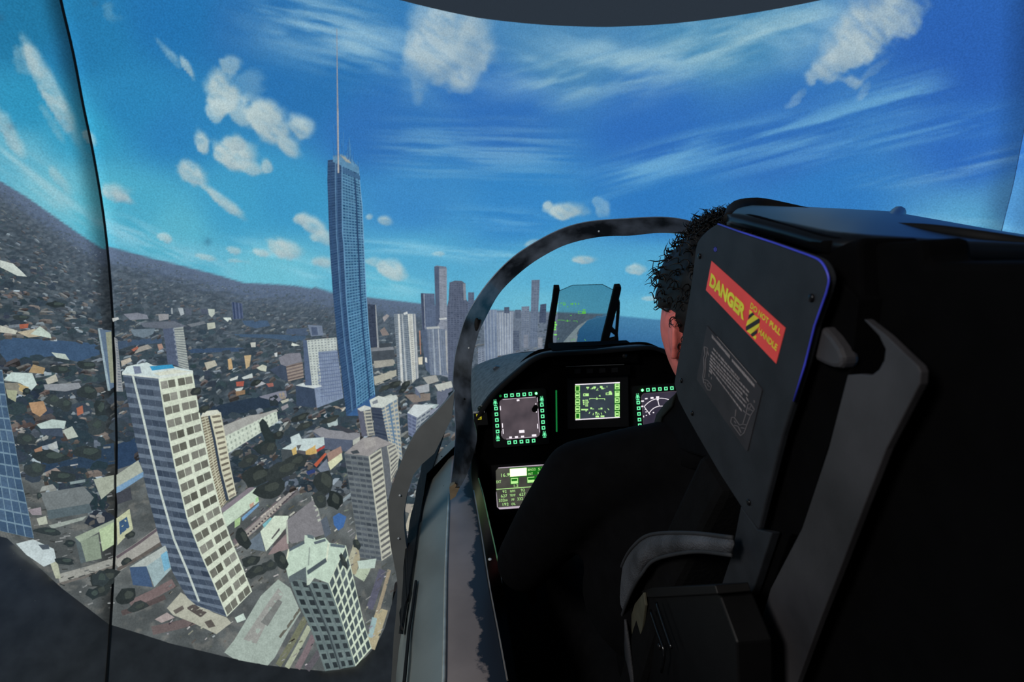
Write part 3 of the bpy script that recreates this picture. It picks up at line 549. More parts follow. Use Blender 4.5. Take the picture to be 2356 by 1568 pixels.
for k in range(46):
    x = RNG.uniform(753, 826); top = 232 + abs(x - 772)*2.6 if x > 772 else 262 + (772 - x)*1.6; y0 = RNG.uniform(top, 380); y1 = min(y0 + RNG.uniform(12, 70), 360 + max(0, x - 790)*.7)
    if y1 > y0: p.line([(x, y0), (x + .6, y1)], .9, (74, 130, 178) if k % 2 else (50, 96, 150))
p.build('crown_lattice', screen_main, 'faint glass fins around the tower crown')
# ---- nearer blocks
def plain(name, label, pts, root=None, k=4):
    p = nl(k)
    for i, e in enumerate(pts):
        a, c = e[0], e[1]; p.poly(a, c, p.lay + .12*i)
    return p.build(name, root or screen_main, label)
p = nl(6)
p.facade([(822, 940), (827, 970), (833, 1004)], [(853, 938), (857, 970), (862, 1000)], 8, 2, (172, 172, 160), (98, 104, 108), (.08, .92), (.3, .85), stripe=[(0, .42, (92, 96, 112))]); p.poly([(822, 940), (838, 932), (853, 936), (853, 941), (830, 946)], (196, 202, 198), p.lay + 3)
p.facade([(854, 934), (860, 970), (864, 1006)], [(878, 936), (884, 970), (893, 1013)], 10, 1, (66, 76, 92), (56, 66, 84), (0, 1), (.2, .7))
p.facade([(876, 938), (884, 975), (894, 1014), (897, 1036)], [(914, 914), (918, 960), (922, 1006), (926, 1060)], 14, 4, (176, 176, 164), (112, 132, 148), (.12, .85), (.3, .85), stripe=[(.45, .56, (96, 124, 150))])
p.poly([(850, 920), (870, 910), (884, 913), (912, 908), (916, 916), (878, 938), (854, 936)], (192, 200, 194), p.lay + 4); p.poly([(856, 924), (868, 918), (870, 926), (858, 930)], (120, 128, 136), p.lay + 5)
p.build('apartment_tower', screen_main, 'pale balcony block at the foot of the blue tower')
plain('warehouse', 'flat grey roofed hall below the blue tower', [([(718, 990), (740, 982), (756, 988), (828, 996), (828, 1004), (812, 1012), (740, 1006)], (134, 136, 142)), ([(718, 992), (740, 1006), (812, 1012), (808, 1040), (746, 1032)], (84, 94, 112)), ([(752, 972), (776, 962), (778, 980), (756, 982)], (168, 184, 184)), ([(812, 1012), (828, 1004), (828, 1014), (812, 1024)], (176, 180, 172)), ([(760, 980), (776, 976), (822, 994), (800, 996)], (62, 66, 74))])
p = nl(5); p.poly([(937, 949), (953, 930), (1001, 931), (960, 960)], (196, 206, 208)); p.facade([(937, 949), (938, 970), (940, 1000)], [(959, 960), (957, 980), (956, 1008)], 6, 2, (110, 122, 148), (88, 98, 124), (.1, .9), (.3, .8)); p.facade([(959, 960), (957, 984), (957, 1006)], [(992, 938), (986, 962), (975, 990)], 5, 3, (150, 160, 166), (92, 104, 120), (.1, .9), (.35, .8)); p.build('office_block', screen_main, 'white roofed office block left of the arch')
p = nl(5); p.poly([(511, 980), (574, 955), (600, 952), (636, 941), (640, 946), (514, 1006)], (160, 162, 158)); p.facade([(514, 1004), (518, 1022), (522, 1044)], [(636, 944), (638, 956), (640, 969)], 3, 13, (196, 208, 194), (156, 168, 158), (.3, .7), (.35, .8)); p.poly([(596, 972), (604, 962), (613, 970), (622, 990), (636, 1000), (630, 1040), (600, 1046), (580, 1030), (610, 1012), (600, 990)], (44, 54, 56), p.lay + 3); p.build('long_building', screen_main, 'long white low building with rows of windows')
plain('shop', 'white flat roofed building with yellow walls', [([(649, 1032), (671, 1019), (668, 1005), (688, 996), (694, 1009), (745, 1005), (747, 1022), (727, 1034), (703, 1037), (684, 1036)], (188, 204, 204)), ([(703, 1037), (727, 1022), (729, 1042), (704, 1048)], (196, 166, 104)), ([(671, 1034), (681, 1026), (684, 1050), (677, 1066)], (196, 172, 112)), ([(684, 1034), (703, 1037), (704, 1050), (684, 1054)], (84, 84, 88)), ([(728, 1034), (747, 1024), (747, 1029), (729, 1040)], (164, 70, 66)), ([(646, 1034), (671, 1034), (677, 1060), (650, 1064)], (70, 78, 82)), ([(682, 1024), (694, 1022), (686, 1036)], (88, 92, 96))])
plain('shop', 'cream wall beside an orange roof strip', [([(754, 1063), (786, 1040), (788, 1056), (760, 1081)], (206, 210, 178)), ([(752, 1042), (784, 1026), (788, 1040), (756, 1062)], (150, 126, 116)), ([(722, 1068), (748, 1041), (752, 1044), (728, 1074)], (178, 92, 70)), ([(730, 1078), (752, 1054), (758, 1082), (738, 1086)], (112, 122, 136)), ([(704, 1084), (724, 1078), (726, 1086), (708, 1092)], (50, 66, 112))])
plain('shop', 'white sided shop with green sign left of the road', [([(513, 1178), (589, 1121), (596, 1153), (515, 1216)], (190, 208, 190)), ([(505, 1172), (574, 1120), (589, 1121), (513, 1179)], (128, 122, 130)), ([(556, 1190), (596, 1156), (596, 1162), (558, 1198)], (110, 150, 186)), ([(588, 1146), (594, 1142), (595, 1152), (588, 1156)], (158, 198, 146)), ([(574, 1160), (584, 1154), (584, 1162), (576, 1168)], (190, 154, 136)), ([(540, 1196), (554, 1188), (552, 1206), (540, 1214)], (160, 190, 140))])
plain('house', 'white gabled house beside the grey block', [([(599, 1222), (631, 1186), (664, 1186), (657, 1216), (612, 1268)], (200, 214, 196)), ([(566, 1251), (599, 1223), (610, 1268), (575, 1262)], (102, 116, 128)), ([(624, 1238), (643, 1213), (644, 1219), (626, 1240)], (84, 84, 86)), ([(628, 1252), (656, 1215), (658, 1226), (630, 1258)], (78, 76, 78)), ([(628, 1258), (660, 1226), (664, 1262), (640, 1270), (616, 1276)], (140, 126, 126)), ([(604, 1206), (622, 1190), (626, 1192), (608, 1214)], (120, 176, 184))])
plain('office_block', 'windowless grey stepped block', [([(660, 1196), (716, 1152), (716, 1140), (728, 1152), (738, 1194), (748, 1228), (672, 1250), (660, 1240)], (124, 124, 128)), ([(716, 1140), (728, 1152), (738, 1196), (732, 1200)], (176, 184, 172)), ([(738, 1196), (752, 1186), (762, 1226), (748, 1236)], (88, 98, 110)), ([(658, 1196), (661, 1196), (664, 1250), (660, 1250)], (176, 184, 172))])
plain('swimming_pool', 'small blue pool behind the white lattice tower', [([(766, 1188), (780, 1179), (797, 1188), (790, 1212), (778, 1220), (768, 1206)], (66, 104, 158))])
# grey slab tower
p = nl(6); p.poly([(792, 1042), (836, 1006), (868, 1004), (902, 1020), (872, 1031), (848, 1049)], (146, 144, 144)); p.poly([(836, 1008), (864, 1006), (866, 1024), (840, 1034)], (156, 154, 152), p.lay + 1); p.poly([(806, 1038), (822, 1034), (828, 1042), (812, 1044)], (66, 74, 80), p.lay + 1)
p.facade([(792, 1042), (804, 1120), (816, 1200), (828, 1282)], [(848, 1049), (860, 1140), (870, 1220), (878, 1290)], 19, 4, (104, 112, 116), (76, 84, 92), (.06, .94), (.32, .85), sub=1)
p.facade([(848, 1049), (860, 1140), (870, 1220), (878, 1290)], [(877, 1030), (887, 1120), (893, 1180), (901, 1274)], 19, 1, (182, 184, 170), (100, 102, 102), (.1, .95), (.35, .8)); p.poly([(877, 1030), (902, 1020), (914, 1060), (893, 1150), (889, 1130)], (96, 102, 108), p.lay - .5); p.facade([(890, 1026), (896, 1060), (900, 1110)], [(910, 1018), (918, 1050), (914, 1080)], 8, 1, (176, 178, 166), (104, 106, 108), (.1, .9), (.35, .8), lay=p.lay + 1)
p.poly([(822, 1290), (866, 1284), (862, 1306), (826, 1308)], (182, 200, 190), p.lay + 2); p.build('apartment_tower', screen_main, 'grey slab tower with dark balcony bands')
# cream tower behind the big white one
p = nl(6); p.facade([(462, 958), (472, 1010), (484, 1080), (506, 1172)], [(481, 952), (494, 1010), (506, 1080), (524, 1150)], 34, 2, (186, 186, 164), (116, 108, 92), (.0, .8), (.35, .85)); p.facade([(481, 952), (494, 1010), (506, 1080), (524, 1150)], [(508, 948), (518, 1000), (530, 1070), (544, 1138)], 16, 1, (200, 200, 178), (116, 112, 100), (.2, .9), (.45, .85)); p.poly([(478, 955), (483, 955), (496, 1010), (509, 1080), (527, 1150), (520, 1152), (503, 1080), (490, 1010)], (56, 68, 82), p.lay + 2); p.poly([(462, 958), (468, 946), (500, 942), (508, 950), (482, 956)], (206, 210, 196), p.lay + 2); p.build('apartment_tower', screen_main, 'cream slatted tower behind the large white tower')
# large white tower block, left foreground
plain('terrace', 'white stepped podium at the foot of the white tower', [([(384, 1398), (416, 1362), (490, 1408), (522, 1420), (532, 1432), (498, 1458), (444, 1432), (398, 1414)], (170, 172, 158)), ([(428, 1398), (446, 1388), (476, 1408), (462, 1420)], (84, 80, 78)), ([(398, 1404), (420, 1392), (424, 1400), (404, 1412)], (100, 96, 92)), ([(470, 1430), (486, 1424), (496, 1440), (480, 1444)], (92, 88, 84)), ([(540, 1420), (560, 1410), (566, 1424), (546, 1432)], (196, 214, 204)), ([(356, 1424), (384, 1408), (402, 1420), (372, 1432)], (160, 150, 148))])
p = nl(8)
p.facade([(282, 859), (298, 942), (316, 1033), (339, 1134), (366, 1239), (398, 1317), (430, 1374), (452, 1392)], [(364, 868), (380, 964), (403, 1079), (430, 1193), (462, 1276), (494, 1349), (522, 1418)], 24, 5, (100, 114, 130), (66, 78, 94), (.0, .96), (.3, .9), jit=6)
for a, b in zip([(305, 862), (325, 942), (346, 1033), (370, 1134), (400, 1239), (430, 1310), (458, 1383)][:-1], [(305, 862), (325, 942), (346, 1033), (370, 1134), (400, 1239), (430, 1310), (458, 1383)][1:]): p.line([a, b], 5, (190, 202, 196), p.lay + 3)
p.facade([(364, 868), (380, 964), (403, 1079), (430, 1193), (462, 1276), (494, 1349), (522, 1418)], [(443, 855), (458, 942), (485, 1079), (508, 1170), (531, 1239), (560, 1308), (580, 1360)], 19, 2, (206, 216, 198), (112, 114, 106), (.08, .95), (.34, .93), sub=2, jit=14)
for (a, b) in (((281, 858), (364, 867)), ((364, 868), (444, 855))): p.line([a, b], 7, (206, 216, 210), p.lay + 3)
p.poly([(281, 858), (292, 842), (338, 833), (352, 840), (398, 842), (444, 852), (364, 867)], (196, 212, 212), p.lay + 4); p.poly([(344, 842), (396, 838), (402, 846), (350, 852)], (58, 146, 190), p.lay + 5); p.poly([(306, 842), (322, 842), (326, 858), (310, 860)], (116, 128, 150), p.lay + 5); p.poly([(352, 858), (400, 849), (438, 854), (368, 864)], (204, 210, 196), p.lay + 5)
p.build('apartment_tower', screen_main, 'large white tower block with two columns of balconies, left foreground')
# white lattice tower at the bottom
p = nl(8)
p.facade([(664, 1330), (688, 1392), (716, 1448), (748, 1543)], [(756, 1341), (780, 1408), (800, 1472), (818, 1532)], 10, 4, (106, 122, 122), (50, 58, 62), (.25, .8), (.2, .8), jit=4)
for k in (.26, .49, .55, .8): p.line([(664 + 92*k, 1330 + 11*k + (8 if k < .5 else 2)), (716 + 84*k, 1448 + 24*k), (748 + 70*k, 1543 - 11*k)], 4 if k < .7 else 2, (64, 74, 78) if k in (.49,) else (98, 112, 114), p.lay + 3)
p.facade([(756, 1341), (780, 1408), (800, 1472), (818, 1532)], [(796, 1254), (816, 1340), (836, 1428), (855, 1490)], 10, 4, (200, 214, 194), (72, 84, 88), (.14, .88), (.1, .84), jit=8)
p.poly([(656, 1300), (664, 1262), (684, 1252), (700, 1244), (701, 1230), (724, 1236), (726, 1242), (748, 1236), (758, 1248), (796, 1254), (756, 1341), (724, 1329), (706, 1342), (704, 1304), (664, 1330)], (186, 206, 190), p.lay + 4)
for a, c in (([(706, 1312), (750, 1282), (752, 1292), (708, 1322)], (78, 90, 96)), ([(664, 1262), (700, 1243), (701, 1250), (666, 1268)], (88, 100, 108)), ([(706, 1228), (722, 1232), (722, 1240), (708, 1236)], (96, 110, 116)), ([(722, 1246), (748, 1238), (750, 1244), (724, 1252)], (92, 104, 112)), ([(760, 1249), (794, 1254), (793, 1260), (760, 1256)], (92, 106, 114)), ([(664, 1326), (704, 1303), (706, 1342), (690, 1330), (666, 1340)], (92, 104, 108)), ([(706, 1330), (724, 1328), (712, 1344), (706, 1346)], (190, 204, 190)), ([(655, 1300), (658, 1300), (666, 1262), (663, 1262)], (216, 224, 200)), ([(708, 1300), (711, 1300), (714, 1258), (711, 1258)], (150, 164, 156)), ([(749, 1290), (753, 1290), (758, 1248), (754, 1248)], (206, 216, 196))): p.poly(a, c, p.lay + 5)
p.build('apartment_tower', screen_main, 'pale lattice fronted tower at the bottom of the picture')
# ---- left of centre and left screen
plain('house', 'small blue and white building left of the big white tower', [([(298, 1304), (336, 1300), (352, 1350), (306, 1345)], (66, 88, 118)), ([(336, 1300), (384, 1266), (394, 1308), (355, 1350)], (150, 172, 176)), ([(298, 1304), (380, 1254), (386, 1268), (338, 1302)], (168, 178, 174)), ([(370, 1276), (384, 1266), (392, 1304), (378, 1314)], (116, 170, 196))])
plain('warehouse', 'cream shed right of the joint', [([(268, 1092), (318, 1058), (330, 1086), (268, 1128)], (164, 172, 160)), ([(268, 1120), (330, 1084), (330, 1096), (268, 1136)], (116, 150, 180)), ([(268, 1134), (300, 1120), (304, 1148), (270, 1160)], (66, 70, 78))])
plain('warehouse', 'cream shed with a blue door right of the joint', [([(268, 1192), (298, 1170), (306, 1216), (270, 1254)], (186, 192, 160)), ([(274, 1200), (292, 1188), (298, 1212), (276, 1230)], (62, 90, 122))])
plain('warehouse', 'small pale shed touching the joint on the left screen', [([(215, 1102), (262, 1092), (262, 1124), (233, 1148)], (158, 166, 152))], screen_left)
plain('warehouse', 'green tinted shed with a pale gable on the left screen', [([(172, 1235), (262, 1194), (262, 1204), (184, 1248)], (150, 164, 146)), ([(182, 1246), (226, 1228), (234, 1284), (196, 1292)], (132, 146, 130)), ([(228, 1218), (262, 1200), (262, 1252), (236, 1268)], (174, 194, 158)), ([(172, 1236), (186, 1248), (198, 1292), (186, 1296)], (84, 96, 100))], screen_left)
plain('warehouse', 'long grey roofed shed on the left screen', [([(92, 1134), (192, 1118), (216, 1144), (206, 1158), (108, 1174)], (112, 120, 122)), ([(108, 1174), (206, 1158), (212, 1178), (112, 1194)], (86, 100, 106)), ([(84, 1192), (106, 1186), (110, 1204), (90, 1208)], (176, 182, 168)), ([(112, 1208), (200, 1186), (190, 1196), (120, 1216)], (150, 160, 154)), ([(64, 1172), (94, 1166), (96, 1184), (74, 1184)], (146, 140, 146)), ([(160, 1108), (196, 1102), (196, 1108), (162, 1114)], (130, 146, 148))], screen_left)
plain('house', 'white roofed house beside the glass tower', [([(8, 874), (26, 856), (74, 858), (85, 884), (72, 898), (46, 880)], (186, 204, 200)), ([(10, 880), (46, 880), (62, 896), (56, 910), (14, 898)], (130, 130, 120)), ([(42, 882), (66, 890), (62, 906), (44, 898)], (178, 160, 116)), ([(14, 896), (40, 898), (36, 924), (18, 914)], (160, 166, 140)), ([(66, 856), (76, 838), (104, 846), (100, 860)], (160, 140, 108)), ([(104, 872), (128, 860), (134, 876), (110, 884)], (176, 176, 164))], screen_left)
for e_ in [([(66, 926), (100, 922), (108, 944), (92, 958), (74, 948)], (168, 138, 108)), ([(84, 976), (120, 964), (152, 968), (148, 986), (96, 988)], (176, 194, 190)), ([(144, 990), (166, 980), (180, 1004), (156, 1010)], (176, 186, 176)), ([(90, 986), (142, 984), (146, 1004), (98, 1000)], (66, 78, 94)), ([(100, 884), (182, 880), (188, 892), (150, 900), (104, 896)], (138, 144, 150)), ([(176, 938), (190, 932), (192, 950), (178, 956)], (160, 104, 84)), ([(110, 1024), (130, 1014), (134, 1030), (116, 1036)], (168, 176, 176)), ([(78, 1034), (96, 1026), (98, 1040), (84, 1046)], (150, 120, 100))]: plain('house', None, [e_], screen_left, 2)
for e_ in [([(0, 598), (30, 606), (50, 624), (62, 636), (40, 634), (0, 614)], (190, 200, 194)), ([(0, 748), (40, 760), (36, 768), (0, 764)], (188, 190, 178)), ([(40, 764), (80, 756), (104, 772), (66, 776)], (178, 170, 148)), ([(70, 768), (92, 750), (116, 768), (118, 778)], (184, 200, 190)), ([(118, 810), (150, 814), (160, 828), (130, 822)], (176, 190, 182)), ([(44, 746), (66, 744), (64, 754), (46, 756)], (160, 96, 78))]: plain('house', None, [e_], screen_left, 2)
p = nl(5); p.facade([(-60, 850), (-50, 942), (-40, 1019), (-30, 1130), (-20, 1216)], [(5, 850), (18, 942), (34, 1019), (50, 1106), (64, 1170), (78, 1238)], 14, 5, (112, 138, 156), (66, 90, 116), (.06, .94), (.12, .98)); p.build('glass_tower', screen_left, 'blue glass tower cut by the left edge')
p = nl(4); p.poly([(37, 1250), (76, 1240), (124, 1262), (130, 1290), (101, 1303), (60, 1275)], (186, 200, 202)); p.poly([(88, 1252), (112, 1252), (114, 1262), (98, 1264)], (78, 88, 98), p.lay + 1); p.poly([(116, 1296), (132, 1290), (140, 1330), (128, 1330)], (170, 176, 156), p.lay + 1); p.build('house', screen_left, 'bright white flat roof at the foot of the glass tower')
p = nl(5); p.poly([(225, 756), (256, 760), (262, 890), (250, 898)], (92, 112, 134)); p.poly([(225, 756), (229, 755), (254, 898), (248, 898)], (150, 170, 178), p.lay + 1); p.poly([(243, 764), (256, 762), (262, 880), (254, 880)], (140, 146, 128), p.lay + 1); p.build('office_tower', screen_left, 'narrow tower split by the black joint, left half')
slab_tower('office_tower', 'narrow tower split by the black joint, right half', [(263, 775), (267, 830), (268, 900)], [(270, 780), (276, 840), (283, 900)], 20, 1, (148, 152, 154), (110, 120, 130), fx=(.3, .9))
# extra trees standing before the near blocks
p = nl(4)
for x, y, rx, ry in [(590, 1095, 38, 20), (650, 1080, 40, 22), (620, 1125, 34, 22), (570, 1060, 22, 12), (680, 1060, 30, 16), (745, 1110, 22, 34), (735, 1150, 16, 20), (770, 1150, 18, 22), (620, 1030, 22, 14), (545, 1042, 14, 7), (575, 1290, 22, 14), (590, 1312, 24, 14), (648, 1290, 14, 24), (560, 1240, 14, 26), (620, 1300, 18, 12), (470, 940, 14, 8), (450, 900, 16, 9), (884, 893, 16, 6), (908, 884, 20, 8), (934, 884, 12, 7), (926, 898, 10, 6), (300, 1230, 12, 8), (240, 1330, 34, 20), (226, 1360, 26, 14), (292, 1370, 26, 16), (318, 1395, 24, 12), (290, 1290, 14, 8), (820, 1250, 8, 14), (790, 1290, 6, 20), (640, 1000, 12, 10), (690, 960, 22, 8), (760, 965, 24, 7), (700, 980, 20, 8), (590, 880, 14, 7)]:
    p.blob(x, y, rx, ry, np.array((50, 57, 58)) + RNG.normal(0, 4), 11, an=-.4, lay=p.lay + RNG.uniform(0, .8)); p.blob(x + rx*.2, y - ry*.2, rx*.5, ry*.5, np.array((64, 71, 68)), 8, an=-.4, lay=p.lay + 1)
p.build('tree_canopy', screen_main, 'dark tree clumps between the near buildings', 'stuff')
p = nl(4)
for x, y, rx, ry in [(120, 920, 20, 14), (60, 1010, 22, 14), (150, 930, 18, 14), (200, 900, 24, 16), (60, 900, 10, 8), (230, 940, 14, 20), (120, 1050, 40, 14), (200, 1040, 40, 16), (80, 1080, 24, 20), (140, 1095, 30, 12), (220, 980, 20, 18), (160, 1250, 14, 8), (110, 1222, 30, 8), (230, 1330, 20, 18), (215, 1365, 16, 12), (140, 850, 26, 10), (200, 840, 24, 9), (50, 730, 20, 6), (130, 700, 24, 7), (90, 1140, 6, 8), (150, 1290, 22, 8)]:
    p.blob(x, y, rx, ry, np.array((50, 59, 62)) + RNG.normal(0, 4), 11, an=.1, lay=p.lay + RNG.uniform(0, .8)); p.blob(x + rx*.2, y - ry*.2, rx*.5, ry*.5, np.array((64, 76, 74)), 8, lay=p.lay + 1)
p.build('tree_canopy', screen_left, 'dark tree clumps on the left screen', 'stuff')
# ---- joints between the screens
M_joint = mat('black_joint', (10, 11, 13), .7)
jl = [(136, -40), (140, 0), (168, 120), (192, 245), (214, 350), (236, 480), (250, 600), (260, 740), (264, 860), (268, 1000), (268, 1060), (267, 1180), (262, 1300), (254, 1440), (245, 1568), (238, 1640)]
jl = smooth_line(jl, 60); m = MB()
m.tube([D(a, b, 20) for a, b in jl], .005, 6); o = m.build('joint_strip', M_joint, screen_left); tag(o, 'thin black joint between left and main screens')
jr = smooth_line([(2380, 200), (2356, 300), (2332, 420), (2312, 500), (2298, 560), (2288, 650), (2283, 760)], 30); m = MB()
m.tube([D(a, b, 4) for a, b in jr], .0014, 6); o = m.build('joint_strip', mat('blue_grey_joint', (120, 150, 190), .7), screen_right); tag(o, 'pale hairline joint of the right screen')
# ---- unlit dome above and below the picture, floor
M_domeup = mat('dark_grey_dome', (124, 126, 128), .85, noise=(300, .06))
M_skirt = mat('slate_screen_skirt', (104, 104, 104), .24, spec=.7, noise=(12, .2), bump=(5, .12))
def shell(name, lo_f, hi_f, mt, n=140, k=26):
    az = np.linspace(-140, 140, n); vs = []
    for j in range(k):
        t = j/(k - 1); vs += list(dome(az, lo_f(az)*(1 - t) + hi_f(az)*t))
    fs = [(j*n + i, j*n + i + 1, (j + 1)*n + i + 1, (j + 1)*n + i) for j in range(k - 1) for i in range(n - 1)]
    return tag(mesh_obj(name, vs, fs, mt, None, True), kind='structure')
shell('ceiling', el_top, lambda a: 0*a + 89.5, M_domeup)
shell('wall_front', lambda a: 0*a - 54.4, el_bot, M_skirt)
a = np.linspace(0, 2*pi, 60, endpoint=False); fl = MB()
fl.slab([(2.75*sin(t), .1 + 2.75*cos(t), 0) for t in a], (0, 0, -.06)); tag(fl.build('floor', mat('dark_floor', (34, 34, 36), .6)), kind='structure')
# ================================================================== cockpit
TILT = radians(10.5)
PO = pln(1374, 920, 0, 0.0)                                   # centre of the instrument panel, on the centre line
PN = np.array([0, -cos(TILT), sin(TILT)]); PX = np.array([1.0, 0, 0]); PY = np.array([0, sin(TILT), cos(TILT)])
PROT = (pi/2 - TILT, 0, 0)
def onp(x, y, off=0.0):           # pixel -> panel-plane local metres
    d = ray(x, y); o = PO + PN*off; t = ((o - CAM) @ PN)/(d @ PN); q = CAM + d*t - PO
    return np.array([q @ PX, q @ PY])
def pw(x, y, z=0.0): return PO + PX*x + PY*y + PN*z          # local -> world
PXM = np.linalg.norm(onp(1200, 950) - onp(1199, 950))          # metres per pixel on the panel
M_skin = mat('grey_fuselage_paint', (124, 132, 130), .42, spec=.5, noise=(6, .14), bump=(260, .05))
M_rubber_shade = mat('black_rubber_and_gap_shade', (10, 10, 10), .8, bump=(60, .3))  # black for clip and groove, also for the painted gap shadow
M_plate = mat('slate_grey_plate', (118, 122, 122), .6, noise=(20, .08))
M_coam = mat('grey_coaming_vinyl', (110, 118, 122), .7, noise=(60, .3), bump=(220, .2))
def ledge_mat():                  # brown-grey paint worn off to dark blue along a ragged line
    m = mat('worn_ledge_paint', (158, 146, 142), .45, noise=(8, .15)); nt = m.node_tree; p = nt.nodes['Principled BSDF']
    src = p.inputs['Base Color'].links[0].from_socket
    tc = nt.nodes.new('ShaderNodeTexCoord'); sp = nt.nodes.new('ShaderNodeSeparateXYZ'); nt.links.new(tc.outputs['Object'], sp.inputs[0])
    n = nt.nodes.new('ShaderNodeTexNoise'); n.inputs['Scale'].default_value = 11; n.inputs['Detail'].default_value = 8; n.inputs['Roughness'].default_value = .65
    nt.links.new(tc.outputs['Object'], n.inputs['Vector'])
    f = nt.nodes.new('ShaderNodeMath'); f.operation = 'MULTIPLY_ADD'; f.inputs[1].default_value = .10; nt.links.new(n.outputs['Fac'], f.inputs[0]); nt.links.new(sp.outputs['X'], f.inputs[2])
    g = nt.nodes.new('ShaderNodeMath'); g.operation = 'MULTIPLY_ADD'; g.inputs[1].default_value = .085; nt.links.new(sp.outputs['Y'], g.inputs[0]); nt.links.new(f.outputs[0], g.inputs[2])
    r = nt.nodes.new('ShaderNodeMapRange'); r.inputs[1].default_value = -.330; r.inputs[2].default_value = -.324; nt.links.new(g.outputs[0], r.inputs[0])
    mx = nt.nodes.new('ShaderNodeMix'); mx.data_type = 'RGBA'; nt.links.new(r.outputs[0], mx.inputs[0]); nt.links.new(src, mx.inputs[6]); mx.inputs[7].default_value = (*lin((46, 54, 66)), 1)
    nt.links.new(mx.outputs[2], p.inputs['Base Color']); return m
M_ledge = ledge_mat()
cockpit = empty('cockpit_shell', (0, .6, 0), 'grey fighter cockpit shell with a black canopy arch standing before the screens', 'cockpit')
# ---- left sill: outer skin, ridge, inner ledge, inner wall (both sides; the right one mirrored)
ZS = 1.71
oe = [pln(*p, 2, 1.665) for p in [(1046, 905), (1030, 965), (1002, 1062), (976, 1138), (955, 1262), (942, 1368), (929, 1454), (926, 1568)]]
ys = np.linspace(-1.2, .98, 34)
def lx(pts, y):                   # x along y from traced points, extended straight
    A = np.array(sorted([(p[1], p[0]) for p in pts])); x = np.interp(y, A[:, 0], A[:, 1])
    if y < A[0, 0]: x = A[0, 1] + (A[0, 0] - y)*.01
    return x
rd = [pln(*p, 2, ZS) for p in [(1040, 1050), (1034, 1130), (1027, 1305), (1023, 1568)]]
ie = [pln(*p, 2, ZS - .006) for p in [(1083, 1085), (1089, 1126), (1127, 1350), (1168, 1568)]]
st = [pln(*p, 2, ZS - .05) for p in [(1098, 1095), (1107, 1120), (1136, 1250), (1153, 1326), (1190, 1568)]]
M_wall = mat('black_wall_paint', (15, 16, 17), .4, spec=.35)
for sg in (1, -1):
    def sec(y, which):
        a, b, c, d = lx(oe, y), lx(rd, y), lx(ie, y), lx(st, y)
        a = min(a, b - .03)
        if which == 'skin': q = [(a - .06, 1.0), (a - .05, 1.35), (a - .02, 1.60), (a, 1.665), (b - .012, ZS - .004), (b, ZS)]
        elif which == 'ledge': q = [(b, ZS), (b + .006, ZS - .001), (c - .004, ZS - .005), (c, ZS - .008)]
        else: q = [(c, ZS - .008), (c + .003, ZS - .014), (max(d, c + .006), ZS - .05), (max(d, c + .006) + .004, ZS - .2), (c + .03, 1.2)]
        return [np.array((x*sg, y, z)) for x, z in q]
    for nm, mt in (('outer_skin', M_skin), ('sill_ledge', M_ledge if sg > 0 else M_void), ('inner_wall', M_wall)):
        m = MB(); m.loft([sec(y, {'outer_skin': 'skin', 'sill_ledge': 'ledge', 'inner_wall': 'wall'}[nm]) for y in ys]); m.build(nm, mt, cockpit, True)
m = MB()                          # highlight along the ridge, put in as a pale bead
m.tube([np.array((lx(rd, y) - .001, y, ZS + .0005)) for y in ys if y < .62], .0034, 8); m.build('ridge_highlight_bead', mat('pale_ridge_highlight', (190, 192, 184), .3, metal=.3), cockpit, True)
m = MB(); m.tube([pln(*p, 2, ZS - .02) for p in smooth_line([(1101, 1100), (1112, 1140), (1125, 1198), (1136, 1245), (1150, 1310)], 12)], .0016, 6); m.build('edge_trim', mat('green_glint_trim', (120, 170, 110), .35, spec=.6), cockpit)  # green light caught by the wall edge, painted as trim colour
m = MB(); m.tube([pln(*p, 2, ZS - .006) + np.array((0, 0, .003)) for p in smooth_line([(1090, 1130), (1108, 1230), (1127, 1350), (1148, 1460), (1168, 1568)], 14)], .0016, 6); m.build('edge_trim', mat('tan_metal_edge', (150, 140, 130), .35, metal=.4), cockpit)
m = MB(); m.tube([pln(*p, 2, 1.68) for p in [(957, 1336), (950, 1390), (941, 1450), (930, 1568)]], .003, 6); m.build('panel_groove', M_rubber_shade, cockpit)
for x, y, z, r, mt in ((1127, 1287, ZS - .01, .0045, M_white), (1016, 1384, 1.70, .004, M_screw), (1026, 1120, 1.70, .004, M_screw), (1016, 1050, 1.69, .003, M_screw), (1017, 1065, 1.69, .003, M_screw), (1022, 1118, 1.7, .003, M_screw)):
    m = MB(); m.ball(pln(x, y, 2, z) + np.array((0, 0, .001)), (r, r, r*.5), 10, 6); m.build('screw', mt, cockpit, True)
# shadow in the gap between skin and side plate, put in as a ragged black strip
L = [(1040, 900), (1023, 930), (1002, 972), (983, 1023), (970, 1083), (953, 1164), (940, 1236), (934, 1296), (929, 1390), (927, 1458)]
Rr = [(1048, 905), (1036, 945), (1022, 1000), (1002, 1062), (978, 1138), (957, 1262), (943, 1368), (938, 1390), (930, 1440), (928, 1458)]
a = smooth_line(L, 40); b = smooth_line(Rr, 40); r_ = np.random.default_rng(3); m = MB()
m.loft([[pln(*(a[i] + np.array((r_.normal(0, 1.6), 0))), 2, 1.66), pln(*b[i], 2, 1.672)] for i in range(40)]); o = m.build('gap_shade', M_rubber_shade, cockpit)
o.modifiers.new('thick', 'SOLIDIFY').thickness = .006
